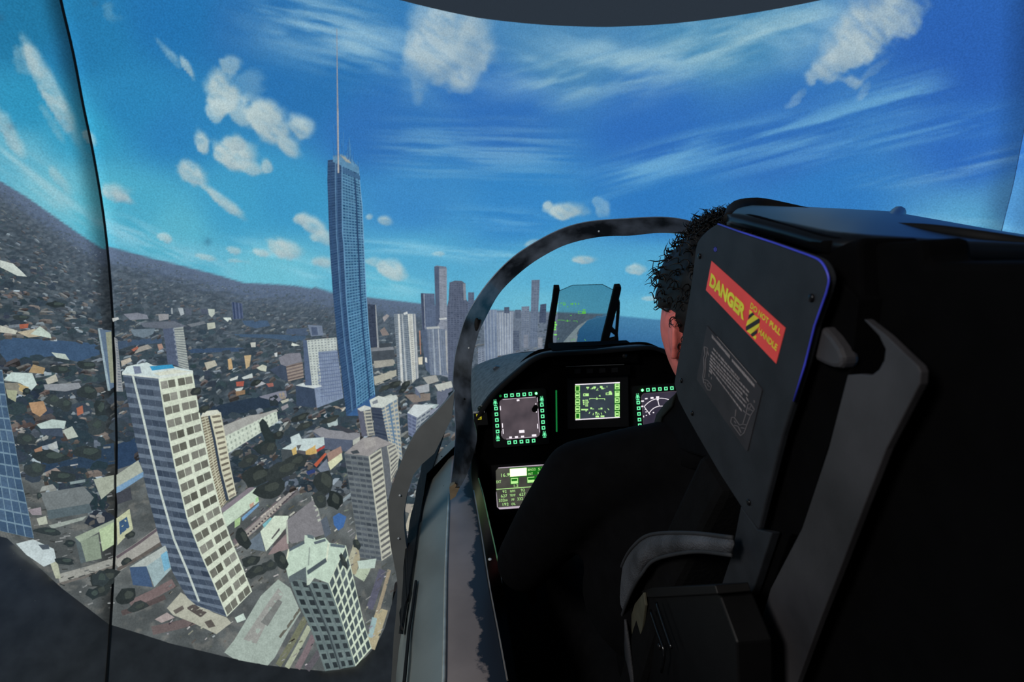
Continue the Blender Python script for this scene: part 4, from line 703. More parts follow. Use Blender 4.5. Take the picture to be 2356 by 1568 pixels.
# curved slate plate outboard of the sill
pts = [(1046, 900), (1022, 928), (1000, 952), (960, 990), (932, 1040), (908, 1100), (896, 1140), (893, 1180), (897, 1240), (906, 1292), (914, 1340), (912, 1400), (906, 1460), (900, 1568), (896, 1640), (960, 1640), (945, 1500), (944, 1400), (942, 1300), (933, 1243), (930, 1215), (929, 1181), (936, 1138), (951, 1092), (970, 1068), (1000, 1042), (1040, 960)]
o1 = [tuple(p) for p in smooth_line(pts[:13], 40)] + pts[13:]
m = MB(); m.slab([pln(x, y, 1, .42) for x, y in o1], (0, .022, 0)); o = m.build('side_plate', M_plate, cockpit)
for x, y in ((920, 1139), (917, 1238)):
    m = MB(); m.ball(pln(x, y, 1, .417), (.0028, .002, .0028), 8, 5); m.build('screw', M_white, cockpit, True)
# ---- canopy arch (windscreen bow)
bo = [(1036, 1125), (1040, 1104), (1047, 1040), (1048.7, 985), (1044.4, 900), (1042.5, 881), (1047, 822), (1057.6, 777), (1074, 726.6), (1106.6, 673), (1145, 625.6), (1187, 587), (1240, 553), (1291, 527.5), (1341, 512.7), (1395, 506), (1442, 504), (1484, 508), (1528.5, 518.6), (1560, 529)]
bi = [(1061, 1117), (1076, 1087), (1091, 1040), (1097.6, 1002), (1089, 964), (1083, 900), (1083.5, 866), (1089, 815.7), (1100.6, 768), (1112.5, 741), (1142, 685), (1172, 649), (1216.5, 610.7), (1261, 582.5), (1305.6, 561.7), (1365, 547), (1424.5, 542), (1484, 547), (1528, 556), (1552, 563)]
YB = .53
A = np.array([pln(*p, 1, YB) for p in smooth_line(bo, 70)]); B = np.array([pln(*p, 1, YB - .045) for p in smooth_line(bi, 70)])
def mirror_tail(P):               # carry the arch over the centre line and down the right side
    k = [p for p in P if p[0] <= 0.0]; return np.array(k + [np.array((-p[0], p[1], p[2])) for p in k[::-1]])
A = resample(mirror_tail(A), 120); B = resample(mirror_tail(B), 120); m = MB()
m.loft([[a_, b_, b_ + np.array((0, .014, 0)), a_ + np.array((0, .03, 0)), a_] for a_, b_ in zip(A, B)])
M_bow = mat('black_bow_reflections', (13, 14, 16), .22, spec=.7, noise=(15, .5), bump=(24, .10), coat=.35, col2=(92, 100, 112))  # grey-blue patches are reflections painted into the base colour
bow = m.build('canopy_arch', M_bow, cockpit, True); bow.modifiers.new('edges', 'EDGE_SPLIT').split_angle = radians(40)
m = MB(); m.tube(A + np.array((0, .004, 0)), .0022, 6); m.build('arch_rim_glint', mat('blue_rim_glint', (120, 138, 160), .35, spec=.6), cockpit, True)  # blue rim light on the outer edge, painted as a coloured tube
for x, y in ((1079, 800), (1378, 532), (1490, 532), (1068, 917)):
    m = MB(); c = pln(x, y, 1, YB - .03); m.ball(c, (.0026,)*3, 8, 5); m.build('screw', M_white if x != 1068 else M_screw, cockpit, True)
m = MB(); m.ball(pln(1098, 748, 1, YB - .035), (.007, .006, .018), 10, 7); m.build('arch_clip', M_rubber_shade, cockpit, True)
m = MB(); m.slab([pln(*p, 1, YB - .02) for p in [(1034, 1120), (1046, 1112), (1058, 1120), (1048, 1142), (1036, 1150)]], (0, .02, 0)); m.build('arch_foot', mat('tan_primer_patch', (150, 132, 104), .6), cockpit)
# ---- coaming: rim over the panel, lit vinyl deck, nose
rim = [pln(*p, 1, .90) for p in smooth_line([(1084, 1040), (1086, 1000), (1093, 962), (1120, 917), (1150, 885), (1200, 841), (1226, 822), (1252, 812), (1300, 808), (1374, 804)], 30)]
nose = [pln(*p, 1, 1.34) for p in smooth_line([(1084, 900), (1086, 851), (1110, 833), (1150, 820), (1180, 813), (1240, 808), (1290, 805), (1330, 804), (1350, 804)], 30)]
def sym(P):
    P = [np.array(p) for p in P]; P[-1][0] = 0.0; return P + [np.array((-p[0], p[1], p[2])) for p in P[-2::-1]]
rimS, noseS = sym(rim), sym(nose); C0 = np.array((0, 0, 1.7))
lip = [p + (C0 - p)*.035*np.array((1, 0, 1)) + np.array((0, -.012, 0)) for p in rimS]
def between(t, lift): return [a*(1 - t) + b*t + np.array((0, 0, lift)) for a, b in zip(rimS, noseS)]
m = MB(); m.loft([between(t, .012*sin(pi*t)) for t in (0.02, .15, .3, .5, .7, .85, 1)]); m.build('coaming', M_coam, cockpit, True)
m = MB(); m.loft([lip, [p + np.array((0, -.016, 0)) for p in rimS], rimS, between(.03, .002)]); m.build('coaming_rim', M_black, cockpit, True)
tail = [p*np.array((.55, 1, 1)) + np.array((0, .35, -.09)) for p in noseS]; m = MB(); m.loft([noseS, [p*np.array((.85, 1, 1)) + np.array((0, .16, -.03)) for p in noseS], tail]); m.build('nose_deck', M_void, cockpit, True)
for z0 in (0,):                   # dark outer nose side below the coaming, running forward of the arch
    for sg in (1, -1):
        m = MB(); m.loft([[np.array(((lx(oe, y) if y < .9 else p_[0])*sg, y, z)) for z in (1.0, 1.4, 1.64, zt)] for y, p_, zt in [(.5, rim[0], 1.66), (.75, rim[0], 1.70), (.92, rim[0], 1.76), (1.34, nose[0], 1.84), (1.6, nose[0]*np.array((.8, 1, 1)), 1.78)]]); m.build('nose_side', M_void, cockpit, True)
m = MB()                          # grey ventilation cover on the vinyl deck
vc = [pln(*p, 1, 1.12) for p in [(1133, 846), (1140, 842), (1168, 846), (1168, 853), (1158, 855), (1134, 851)]]; m.slab(vc, (0, .02, 0)); o = bevel(m.build('vent_cover', mat('grey_cover', (70, 82, 96), .45), cockpit), .003)
# ---- instrument panel board
m = MB(); bd = [np.array((p[0]*.985, 0, p[2])) for p in rimS]; loc = []
for p in bd:
    zz = p[2]; d = (zz - PO[2])/PY[2]; loc.append(PO + PY*d + PX*p[0])
low = [pw(.44, -.30), pw(.36, -.52), (pw(-.36, -.52)), pw(-.43, -.30)]
m.slab([q + PN*-.012 for q in loc + low], PN*-.02); m.build('instrument_panel', M_void, cockpit)
m = MB(); m.box((0, .3, 1.15), (.36, .75, .012)); m.build('cockpit_floor', M_void, cockpit)
m = MB(); m.loft([[np.array((x, y, z)) for x, y in ((-.5, -1.1), (.5, -1.1), (.42, .9), (.2, 1.5), (-.2, 1.5), (-.42, .9))] for z in (0.0, 1.02)], closed=True, caps=True); m.build('support_plinth', M_void, cockpit)
# small console pieces at the left edge of the panel
def panel_patch(pts, z0, th, name, mt, parent=cockpit):
    m = MB(); m.slab([pw(*onp(*p), z0) for p in pts], PN*th); return m.build(name, mt, parent)
def font(parent, body, px, py, hpx, mt, name='lettering', wpx=None, z=.001, align='LEFT', rot=None):
    c = bpy.data.curves.new(name, 'FONT'); c.body = body; c.size = hpx*PXM*1.38; c.align_x = align; c.materials.append(mt); c.resolution_u = 2
    o = bpy.data.objects.new(name, c); COL.objects.link(o); q = onp(px, py)
    o.location = tuple(pw(q[0], q[1], z)); o.rotation_euler = rot or PROT; FITS.append((o, None if wpx is None else wpx*PXM)); attach(o, parent); return o
FITS = []
E_green = emis('green_backlight', (110, 240, 170), 1.25); E_dgreen = emis('dim_green_backlight', (20, 110, 50), 1.0); E_lamp = emis('green_lamp', (90, 255, 120), 6.0)
E_sym = emis('green_symbols', (186, 240, 150), 1.05); E_wht = emis('white_symbols', (245, 238, 245), 1.1); E_pink = emis('pale_pink_edge', (200, 186, 200), .9); E_glow = emis('green_glow_field', (28, 120, 30), .8)
def screen_face_mat(name, a, b):
    m = bpy.data.materials.new(name); m.use_nodes = True; nt = m.node_tree; p = nt.nodes['Principled BSDF']; p.inputs['Base Color'].default_value = (.01, .01, .012, 1); p.inputs['Roughness'].default_value = .25
    tc = nt.nodes.new('ShaderNodeTexCoord'); n = nt.nodes.new('ShaderNodeTexNoise'); n.inputs['Scale'].default_value = 18; nt.links.new(tc.outputs['Object'], n.inputs['Vector'])
    r = nt.nodes.new('ShaderNodeValToRGB'); r.color_ramp.elements[0].color = (*lin(a), 1); r.color_ramp.elements[1].color = (*lin(b), 1); r.color_ramp.elements[0].position = .3; r.color_ramp.elements[1].position = .7
    nt.links.new(n.outputs['Fac'], r.inputs['Fac']); nt.links.new(r.outputs['Color'], p.inputs['Emission Color']); p.inputs['Emission Strength'].default_value = 1.0; return m
F_grey = screen_face_mat('grey_lcd_face', (66, 60, 66), (92, 82, 88)); F_dark = screen_face_mat('blue_grey_lcd_face', (44, 54, 62), (58, 68, 78)); F_fuel = screen_face_mat('warm_lcd_face', (60, 60, 56), (84, 84, 76)); F_map = screen_face_mat('violet_lcd_face', (46, 42, 58), (60, 56, 70))
# fire panel at the far left edge
_onp, _pw = onp, pw                # this panel stands 3 cm proud of the main board, flush with the coaming rim
onp = lambda x, y, off=0.0: _onp(x, y, .035)
pw = lambda x, y, z=0.0: _pw(x, y, z + .035)
wp = empty('warning_panel', tuple(pw(*onp(1102, 958))), 'small warning panel with a square yellow cap at the left end of the instrument panel', 'panel')
panel_patch([(1090, 950), (1120, 948), (1123, 976), (1092, 978)], .0, .004, 'panel_plate', M_black, wp)
panel_patch([(1096, 952), (1107.5, 951), (1108, 963.5), (1096.5, 964)], .004, .004, 'yellow_cap', emis('lit_yellow_cap', (206, 198, 50), .85), wp)
font(wp, 'FIRE EXTGH', 1088, 950, 4.2, emis('dim_white_print', (150, 150, 150), .8), wpx=26, z=.006)
m = MB()
for k in range(2): m.slab([pw(*onp(*p), .0082) for p in [(1098, 955.5 + 5*k), (1106, 955 + 5*k), (1106, 957 + 5*k), (1098, 957.5 + 5*k)]], PN*.0004)
m.build('cap_print', mat('olive_print', (120, 112, 20), .6), wp)
m = MB(); m.ball(pw(*onp(1104, 938), .006), (.008, .006, .008), 10, 7); m.build('knob', mat('dark_green_cap', (30, 48, 40), .4), wp, True)
m = MB(); m.slab([pw(*onp(*p), .006) for p in [(1101, 933), (1109, 931), (1110, 934), (1102, 935)]], PN*.002); m.build('guard', mat('grey_guard', (120, 124, 120), .4), wp)
onp, pw = _onp, _pw
# ---- multifunction displays (built once, copied)
def ring(cx, cy, h, w):           # square outline as four bars, local panel metres
    return [[(cx - h, cy - h), (cx + h, cy - h), (cx + h, cy - h + w), (cx - h, cy - h + w)], [(cx - h, cy + h - w), (cx + h, cy + h - w), (cx + h, cy + h), (cx - h, cy + h)],
            [(cx - h, cy - h + w), (cx - h + w, cy - h + w), (cx - h + w, cy + h - w), (cx - h, cy + h - w)], [(cx + h - w, cy - h + w), (cx + h, cy - h + w), (cx + h, cy + h - w), (cx + h - w, cy + h - w)]]
def locobj(name, polys, z0, th, mt, parent, off=(0, 0)):       # prisms in the parent's own frame
    m = MB()
    for pl in polys: m.slab([(x + off[0], y + off[1], z0) for x, y in pl], (0, 0, th))
    o = mesh_obj(name, m.v, m.f, mt); o.parent = parent; return o
def rrect(x0, y0, x1, y1, r, n=4):
    out = []
    for cx, cy, a0 in ((x1 - r, y1 - r, 0), (x0 + r, y1 - r, 90), (x0 + r, y0 + r, 180), (x1 - r, y0 + r, 270)):
        for k in range(n + 1): w = radians(a0 + 90*k/n); out.append((cx + r*cos(w), cy + r*sin(w)))
    return out
U = PXM
btn_me = None
def make_mfd(center_px, label, lamp_left):
    c = onp(*center_px); root = empty('multifunction_display', tuple(pw(c[0], c[1], .0)), label, 'display', 'square cockpit displays', PROT)
    locobj('bezel', [rrect(-64*U, -64*U, 64*U, 64*U, 6*U)], -.01, .018, M_black, root)
    locobj('screen', [rrect(-44*U, -46*U, 44*U, 46*U, 9*U)], .008, .001, F_grey, root)
    hp = [(-52.5, 26 - 13.1*k) for k in range(5)] + [(52.5, 26.5 - 13.1*k) for k in range(5)] + [(-28 + 14*k, 53.5) for k in range(5)] + [(-28 + 14*k, -53.5) for k in range(5)]
    base = None
    for x, y in hp:
        if base is None:
            m = MB(); m.slab([(-3.9*U, -3.9*U, 0), (3.9*U, -3.9*U, 0), (3.9*U, 3.9*U, 0), (-3.9*U, 3.9*U, 0)], (0, 0, .003)); base = mesh_obj('button', m.v, m.f, M_black); m = MB()
            for pl in ring(0, 0, 3.9*U, 1.9*U): m.slab([(a, b, .003) for a, b in pl], (0, 0, .0006))
            legend = mesh_obj('lit_legend', m.v, m.f, E_green); legend.parent = base; b = base
        else:
            b = base.copy(); COL.objects.link(b); l = legend.copy(); COL.objects.link(l); l.parent = b
        b.parent = root; b.location = (x*U, y*U, .008)
    star = [[(-1.2, -4.5), (1.2, -4.5), (1.6, 0), (1.2, 3.6), (-1.2, 3.6), (-1.6, 0)], [(-4, -1), (4, -1), (4, .8), (-4, .8)], [(-3.2, 2.2), (-1.6, 2.2), (-1.6, 3.8), (-3.2, 3.8)], [(1.6, 2.2), (3.2, 2.2), (3.2, 3.8), (1.6, 3.8)], [(-4.6, -3.6), (-2.6, -3.6), (-2.6, -2.2), (-4.6, -2.2)], [(2.6, -3.6), (4.6, -3.6), (4.6, -2.2), (2.6, -2.2)], [(-3.6, -7.6), (3.6, -7.6), (3.6, -6), (-3.6, -6)], [(-3, 5.6), (-1, 5.6), (-1, 6.6), (-3, 6.6)], [(1, 5.6), (3, 5.6), (3, 6.6), (1, 6.6)]]
    for x, y in ((-53.5, 40), (53, 40), (-53, -40), (53.5, -40)):
        m = MB(); m.tube([(0, 0, 0), (0, 0, .006)], 5*U, 12); k = mesh_obj('rocker_switch', m.v, m.f, M_black); k.parent = root; k.location = (x*U, y*U, .008)
        g = locobj('lit_legend', [[(a*U, b*U) for a, b in pl] for pl in star], .0062, .0006, E_green, k)
    for x, on in ((41.5, not lamp_left), (-40.5, lamp_left)):
        m = MB(); m.ball((0, 0, 0), (2.9*U, 2.9*U, .003), 12, 8); k = mesh_obj('lamp', m.v, m.f, E_lamp if on else E_dgreen, None, True); k.parent = root; k.location = (x*U, 53.5*U, .0095)
    return root
mfdL = make_mfd((1195.5, 960.3), 'square display left of centre with a blank grey face and green lit buttons', False)
mfdR = make_mfd((1519.5, 946.5), 'square display right of centre showing a white scale, half behind the pilot', True)
def bars(root, name, rects, mt, z=.0092): return locobj(name, [[(a*U, b*U), (c*U, b*U), (c*U, d*U), (a*U, d*U)] for a, b, c, d in rects], z, .0003, mt, root)
bars(mfdL, 'screen_edge', [(-36, 44.6, 40, 46), (42.4, -36, 44, 18), (-34, -46, 36, -44.8), (-44, -38, -43, -26), (42.4, 34, 44, 44)], E_pink)
bars(mfdL, 'screen_text', [(-4, 39, 2, 43), (-43.5, 21, -41.5, 31), (-41.5, -19, -39.5, -9), (-41, -33, -39, -22), (38, 10, 40, 18), (38.5, -27, 40.5, -16), (38, 28, 40, 31), (-3.5, -34, 8.5, -27.5), (-27, -44.5, -21, -40.5), (-14, -44.5, -7, -40.5), (0, -44.5, 7, -40.5), (25, -44, 35, -39.5)], E_wht)
m = MB(); m.tube([(38*U, 22*U, .009), (34*U, 19*U, .03)], [6*U, 6*U], 10); m.ball((34*U, 19*U, .03), 6.5*U, 10, 8); k = mesh_obj('knob', m.v, m.f, M_void, None, True); k.parent = mfdL
# right display picture: white arcs
def arc_bars(cx, cy, r, a0, a1, w, n=14):
    out = []
    for i in range(n):
        t0, t1 = radians(a0 + (a1 - a0)*i/n), radians(a0 + (a1 - a0)*(i + 1)/n)
        out.append([((cx + (r - w)*cos(t0))*U, (cy + (r - w)*sin(t0))*U), ((cx + (r + w)*cos(t0))*U, (cy + (r + w)*sin(t0))*U), ((cx + (r + w)*cos(t1))*U, (cy + (r + w)*sin(t1))*U), ((cx + (r - w)*cos(t1))*U, (cy + (r - w)*sin(t1))*U)])
    return out
locobj('map_field', [rrect(-43*U, -45*U, 43*U, 45*U, 9*U)], .0091, .0003, F_map, mfdR)
locobj('scale_arc', arc_bars(-2, -18, 50, 44, 138, .7) + arc_bars(-2, -18, 32, 40, 150, .7), .0096, .0003, E_wht, mfdR)
def lbar(x0, y0, x1, y1, w):
    L_ = sqrt((x1 - x0)**2 + (y1 - y0)**2); nx, ny = -(y1 - y0)/L_*w, (x1 - x0)/L_*w
    return [((x0 + nx)*U, (y0 + ny)*U), ((x1 + nx)*U, (y1 + ny)*U), ((x1 - nx)*U, (y1 - ny)*U), ((x0 - nx)*U, (y0 - ny)*U)]
locobj('scale_line', [lbar(-39, 15.5, -27, -4, .7), lbar(-7, 30, -4, 14, .7)], .0097, .0003, E_wht, mfdR)
bars(mfdR, 'screen_text', [(-36, 32, -30, 35), (-23, 32, -16, 36), (-10, 33, -3, 37), (-9, 28, -4, 31), (-45, 27, -39, 30), (-46, 15, -41, 18), (-38, 8, -35, 9.5), (-37, 2, -34, 4), (-20, -1, -17, 1.5), (-37, -6, -34, -4), (-43, -9, -41, -5)], E_wht, .0098)
# ---- centre display
cd = empty('centre_display', tuple(pw(*onp(1374, 921.5))), 'central rectangular display with green flight symbols above the pilot arm', 'display')
panel_patch([(1304, 866), (1444, 860), (1446, 980), (1306, 986)], -.004, .008, 'bezel', M_black, cd)
zc = lambda p: (1310 + p[0]/14.257, 870 + p[1]/14.257)
def cpoly(name, polys, mt, z, th=.0003, par=None):
    m = MB()
    for pl in polys: m.slab([pw(*onp(*p), z) for p in pl], PN*th)
    o = m.build(name, mt, par or cd)
    if len(polys) > 1: tag(o, kind='stuff')
    return o
cpoly('screen', [[zc(p) for p in [(180, 190), (1640, 125), (1640, 1280), (190, 1355)]]], F_dark, .004, .001)
for kc in ([(180, 215), (345, 208), (350, 1325), (190, 1335)], [(1455, 160), (1640, 150), (1640, 1262), (1470, 1268)]): cpoly('key_column', [[zc(p) for p in kc]], E_glow, .0052)
cpoly('screen_edge', [[zc(p) for p in [(180, 185), (1640, 115), (1640, 150), (182, 212)]], [zc(p) for p in [(188, 1328), (1640, 1250), (1640, 1280), (192, 1360)]]], E_wht, .0056)
bx = []
def frame_px(x0, y0, x1, y1, w, sl=0.0):
    f = lambda a, b: zc((a, b + (a - x0)*sl))
    return [[f(x0, y0), f(x1, y0), f(x1, y0 + w), f(x0, y0 + w)], [f(x0, y1 - w), f(x1, y1 - w), f(x1, y1), f(x0, y1)], [f(x0, y0), f(x0 + w, y0), f(x0 + w, y1), f(x0, y1)], [f(x1 - w, y0), f(x1, y0), f(x1, y1), f(x1 - w, y1)]]
for y in (230, 455, 680, 905, 1125): bx += frame_px(180 + (y - 230)*.008, y, 332 + (y - 230)*.008, y + 195, 24, -.02)
for y in (165, 395, 612, 840, 1062): bx += frame_px(1478, y + 8, 1632, y + 190, 26, -.04)
blk = lambda x, y, w, h: [zc((x, y)), zc((x + w, y)), zc((x + w, y + h)), zc((x, y + h))]
bx += [blk(205, 520, 95, 55), blk(205, 750, 95, 55), blk(210, 975, 90, 60), blk(1500, 230, 110, 60), blk(1495, 455, 120, 110), blk(1508, 680, 76, 60), blk(1508, 905, 84, 60), blk(1508, 1130, 84, 55)]
cpoly('key_legend', bx, E_sym, .0058)
sy = [blk(545, 270, 90, 48), blk(582, 318, 20, 38), blk(692, 325, 20, 28), blk(730, 290, 46, 55), blk(775, 258, 82, 60), blk(808, 318, 20, 30), blk(915, 312, 18, 24), blk(990, 245, 84, 60), blk(1030, 300, 84, 50), blk(1140, 305, 18, 24), blk(1212, 245, 18, 18), blk(1212, 272, 18, 18), [zc(p) for p in [(865, 385), (900, 345), (940, 385), (920, 392), (900, 372), (880, 392)]]]
sy += frame_px(445, 492, 625, 575, 20, -.02) + [blk(515, 500, 105, 70), blk(1285, 410, 80, 60), blk(1285, 462, 100, 70)] + frame_px(1182, 462, 1390, 540, 20, -.03)
sy += [[zc(p) for p in [(945, 568), (1000, 535), (1010, 595)]], blk(645, 642, 190, 20), blk(645, 642, 20, 48), blk(955, 648, 200, 20), blk(1138, 655, 20, 48), [zc(p) for p in [(820, 655), (892, 640), (965, 655), (892, 690)]], blk(884, 602, 14, 44)]
for r in range(4):
    if r < 3: sy.append(blk(425 + 10*r, 695 + 60*r, 62 - 12*r, 48))
    sy += [blk(515, 690 + 60*r, 38, 42), blk(566, 690 + 60*r, 34 + (26 if r == 1 else 0), 42)]
sy += [blk(378, 992, 225, 46), blk(520, 1040, 36, 34), blk(675, 945, 60, 55), blk(740, 985, 60, 18), blk(940, 985, 60, 18), blk(1010, 952, 60, 55), blk(848, 1215, 112, 54), blk(1012, 1208, 122, 50), blk(838, 1090, 60, 40)]
for x, y, a in ((648, 1120, 28), (772, 1160, 12), (860, 1150, 6), (905, 1165, 0), (955, 1155, -14), (1042, 1145, -18), (1162, 1090, -28), (1268, 1005, -42)):
    sa, ca = sin(radians(a)), cos(radians(a)); f = lambda u, v: zc((x + u*ca - v*sa*-1*-1, y + u*sa + v*ca)); sy.append([f(-10, -34), f(10, -34), f(10, 34), f(-10, 34)])
cpoly('flight_symbols', sy, E_sym, .0058)
cpoly('side_trim', [[(1278, 897), (1281, 897), (1282, 992), (1279, 992)]], emis('dim_green_edge_light', (24, 130, 62), .8), .002, .003)
# ---- fuel and engine display
fd = empty('fuel_engine_display', tuple(pw(*onp(1195, 1120))), 'lower left display with green fuel and engine figures, partly behind the pilot shoulder', 'display')
zf = lambda p: (1130 + p[0]/13.07, 1060 + p[1]/13.07)
sl = -.075
panel_patch([(1130, 1070), (1290, 1058), (1295, 1180), (1136, 1184)], -.004, .006, 'bezel', M_black, fd)
cpoly('screen', [[zf(p) for p in [(215, 195), (1900, 75), (1940, 1330), (255, 1440), (175, 1360), (140, 290)]]], F_fuel, .002, .001, fd)
cpoly('screen_edge', [[zf(p) for p in [(215, 190), (1900, 70), (1900, 95), (215, 212)]], [zf(p) for p in [(200, 1385), (1930, 1270), (1940, 1330), (255, 1440)]], [zf(p) for p in [(150, 900), (165, 960), (200, 1390), (180, 1370)]]], E_pink, .0034, par=fd)
fb = lambda x, y, w, h: [zf((x, y)), zf((x + w, y + w*sl)), zf((x + w + h*.03, y + w*sl + h)), zf((x + h*.03, y + h))]
cpoly('glow_field', [fb(545, 200, 540, 290), fb(570, 490, 260, 210), fb(1070, 450, 300, 210), fb(1085, 190, 460, 230)], E_glow, .0034, par=fd)
cpoly('bright_block', [fb(562, 228, 500, 235)], emis('bright_pale_block', (250, 255, 206), 1.6), .0038, par=fd)
cpoly('gauge_box', [fb(590, 512, 210, 18), fb(590, 512, 18, 160), fb(784, 498, 18, 160), fb(600, 598, 200, 80), fb(1085, 478, 210, 18), fb(1085, 478, 18, 160), fb(1098, 565, 200, 75), fb(155, 832, 1100, 20)], E_sym, .0038, par=fd)
for t_, x, y, h, w in (('16.9', 275, 470, 105, 235), ('EXT', 155, 655, 80, 140), ('1.2', 660, 770, 75, 130), ('BINGO', 1100, 290, 75, 235), ('5.5', 1405, 270, 75, 160), ('INT', 1112, 415, 75, 140), ('1.2', 1380, 390, 75, 130), ('92', 340, 950, 85, 120), ('RPM', 570, 932, 72, 140), ('92', 890, 905, 85, 120), ('627', 292, 1085, 90, 185), ('TEMP', 562, 1056, 72, 168), ('627', 845, 1035, 90, 185), ('332', 228, 1215, 85, 170), ('00', 402, 1200, 60, 90), ('FF', 612, 1185, 72, 82), ('332', 780, 1170, 85, 170), ('192', 320, 1335, 85, 178), ('OIL', 605, 1315, 72, 125)):
    px, py = zf((x, y)); font(fd, t_, px, py, h/13.07, E_sym, wpx=w/13.07, z=.0045)
cpoly('fuel_pointer', [[zf(p) for p in [(520, 350), (575, 378), (528, 412)]]], E_sym, .0038, par=fd)
# ---- head-up display
hud = empty('head_up_display', tuple(pln(1320, 803, 0, 0.0)), 'black framed head-up display glass with green symbols standing on the coaming', 'display')
HB, HT = pln(1320, 802, 0, 0.0), pln(1350, 653, 0, 0.0)
hy = (HT - HB)/np.linalg.norm(HT - HB); hn = np.cross((1, 0, 0), hy)            # glass plane: x across, hy up
def hp_(x, y, off=0.0):
    d = ray(x, y); o = HB + hn*off; t = ((o - CAM) @ hn)/(d @ hn); return CAM + d*t
m = MB(); m.slab([hp_(*p) for p in [(1280, 790), (1286, 668), (1317.5, 655.5), (1386, 654), (1412, 667), (1380, 803), (1276, 804)]], hn*.004)
gm = bpy.data.materials.new('tinted_combiner_glass'); gm.use_nodes = True; nt = gm.node_tree; nt.nodes.remove(nt.nodes['Principled BSDF'])
tb = nt.nodes.new('ShaderNodeBsdfTransparent'); tb.inputs[0].default_value = (.70, .76, .77, 1); gb = nt.nodes.new('ShaderNodeBsdfGlossy'); gb.inputs['Roughness'].default_value = .02; gb.inputs[0].default_value = (.8, .95, .9, 1)
mxs = nt.nodes.new('ShaderNodeMixShader'); mxs.inputs[0].default_value = .012; nt.links.new(tb.outputs[0], mxs.inputs[1]); nt.links.new(gb.outputs[0], mxs.inputs[2]); nt.links.new(mxs.outputs[0], nt.nodes['Material Output'].inputs[0])
m.build('combiner_glass', gm, hud)
m = MB()
for a_, b_ in zip([(1286, 669), (1317.5, 655.5), (1386, 654)], [(1317.5, 655.5), (1386, 654), (1412, 667)]): m.tube([hp_(*a_, .002), hp_(*b_, .002)], .0011, 6)
m.build('glass_edge', M_void, hud)
def hslab(name, polys, th=.014, off=-.007, mt=M_black):
    m = MB()
    for pl in polys: m.slab([hp_(*p, off) for p in pl], hn*th)
    return bevel(m.build(name, mt, hud), .001, 1)
hslab('left_arm', [[(1273.5, 654), (1286, 654), (1287, 659), (1285.5, 668), (1276, 730), (1272, 764), (1271.5, 770), (1273, 802), (1269, 803), (1267, 793), (1262.5, 793), (1261, 803), (1250.5, 804), (1256, 772), (1262, 730), (1269, 690)]])
hslab('right_arm', [[(1412.5, 652.5), (1425, 651.5), (1428, 655), (1427.5, 660), (1423, 680), (1420, 694), (1408, 742), (1399.5, 777), (1395, 801), (1377.5, 802), (1384, 770), (1393, 735), (1402, 697)]])
hslab('arm_strut', [[(1422, 684), (1425, 688.5), (1424.5, 712), (1420.5, 760), (1422, 776), (1425, 796), (1432, 795), (1433, 800), (1414, 801), (1419, 799), (1416.5, 788), (1396, 787), (1397, 777), (1413.5, 773), (1414, 765), (1403, 757), (1405, 748), (1407, 748), (1415, 757), (1419, 697)]])
hslab('cross_bar', [[(1273, 801), (1294, 799.5), (1294, 801.5), (1273, 804)]], .006)
hs = lambda p: (1250 + p[0]/8.71, 640 + p[1]/8.71)
hb = lambda x, y, w, h: [hs((x, y)), hs((x + w, y)), hs((x + w, y + h)), hs((x, y + h))]
HS = [hb(272, 500, 26, 12), hb(266, 515, 10, 30), hb(350, 482, 14, 26), hb(375, 482, 70, 6), hb(392, 500, 12, 34), hb(412, 500, 12, 34), hb(436, 500, 12, 34), hb(392, 530, 58, 6), hb(415, 545, 8, 14), hb(338, 550, 8, 14), hb(470, 570, 30, 6), hb(488, 548, 8, 26), hb(545, 495, 16, 34), hb(570, 495, 30, 32), hb(612, 490, 24, 6), hb(640, 495, 18, 32), hb(700, 492, 14, 34), hb(572, 545, 8, 14), hb(650, 545, 8, 12), hb(790, 620, 55, 22), hb(230, 672, 30, 40), hb(698, 655, 152, 8), hb(698, 700, 152, 8), hb(698, 655, 8, 50), hb(844, 655, 8, 50), hb(776, 668, 66, 30), hb(535, 735, 30, 8), hb(555, 730, 8, 26), hb(290, 830, 60, 7), hb(360, 834, 65, 6), hb(290, 830, 7, 18), hb(430, 850, 40, 6), hb(500, 850, 45, 6), hb(590, 848, 90, 6), hb(676, 850, 8, 34), hb(480, 815, 6, 22),
      [hs(p) for p in [(462, 850), (484, 832), (506, 850), (484, 872)]]]
for r in range(4): HS += [hb(194, 868 + 46*r, 26, 30), hb(226, 868 + 46*r, 26 + (20 if r == 1 else 0), 30)]
HS += [hb(190, 1115, 14, 18), hb(218, 1115, 56, 22)]
for x, y, a in ((300, 1210, 40), (260, 1320, 30), (570, 1235, 10), (620, 1225, -20), (740, 1320, -25), (838, 1232, -40), (630, 1370, -15), (470, 1385, 10), (510, 1385, 0), (550, 1380, -8)):
    s_, c_ = sin(radians(a)), cos(radians(a)); HS.append([hs((x + u*c_ - v*s_, y + u*s_ + v*c_)) for u, v in ((-4, -20), (4, -20), (4, 20), (-4, 20))])
m = MB()
for pl in HS: m.slab([hp_(*p, -.0015) for p in pl], hn*.0004)
m.build('flight_symbols', emis('hud_green', (132, 236, 92), 1.0), hud)
m = MB(); hbx = [pln(*p, 1, .93) for p in [(1272, 806), (1469, 799), (1470, 833), (1274, 842)]]; m.slab(hbx, (0, .14, 0)); bevel(m.build('projector_box', M_void, hud), .004)
m = MB(); c = pln(1437, 817, 1, .928); m.tube([c, c + np.array((0, -.004, 0))], .0085, 14); m.build('bolt', mat('worn_bolt', (44, 44, 46), .4), hud, True)
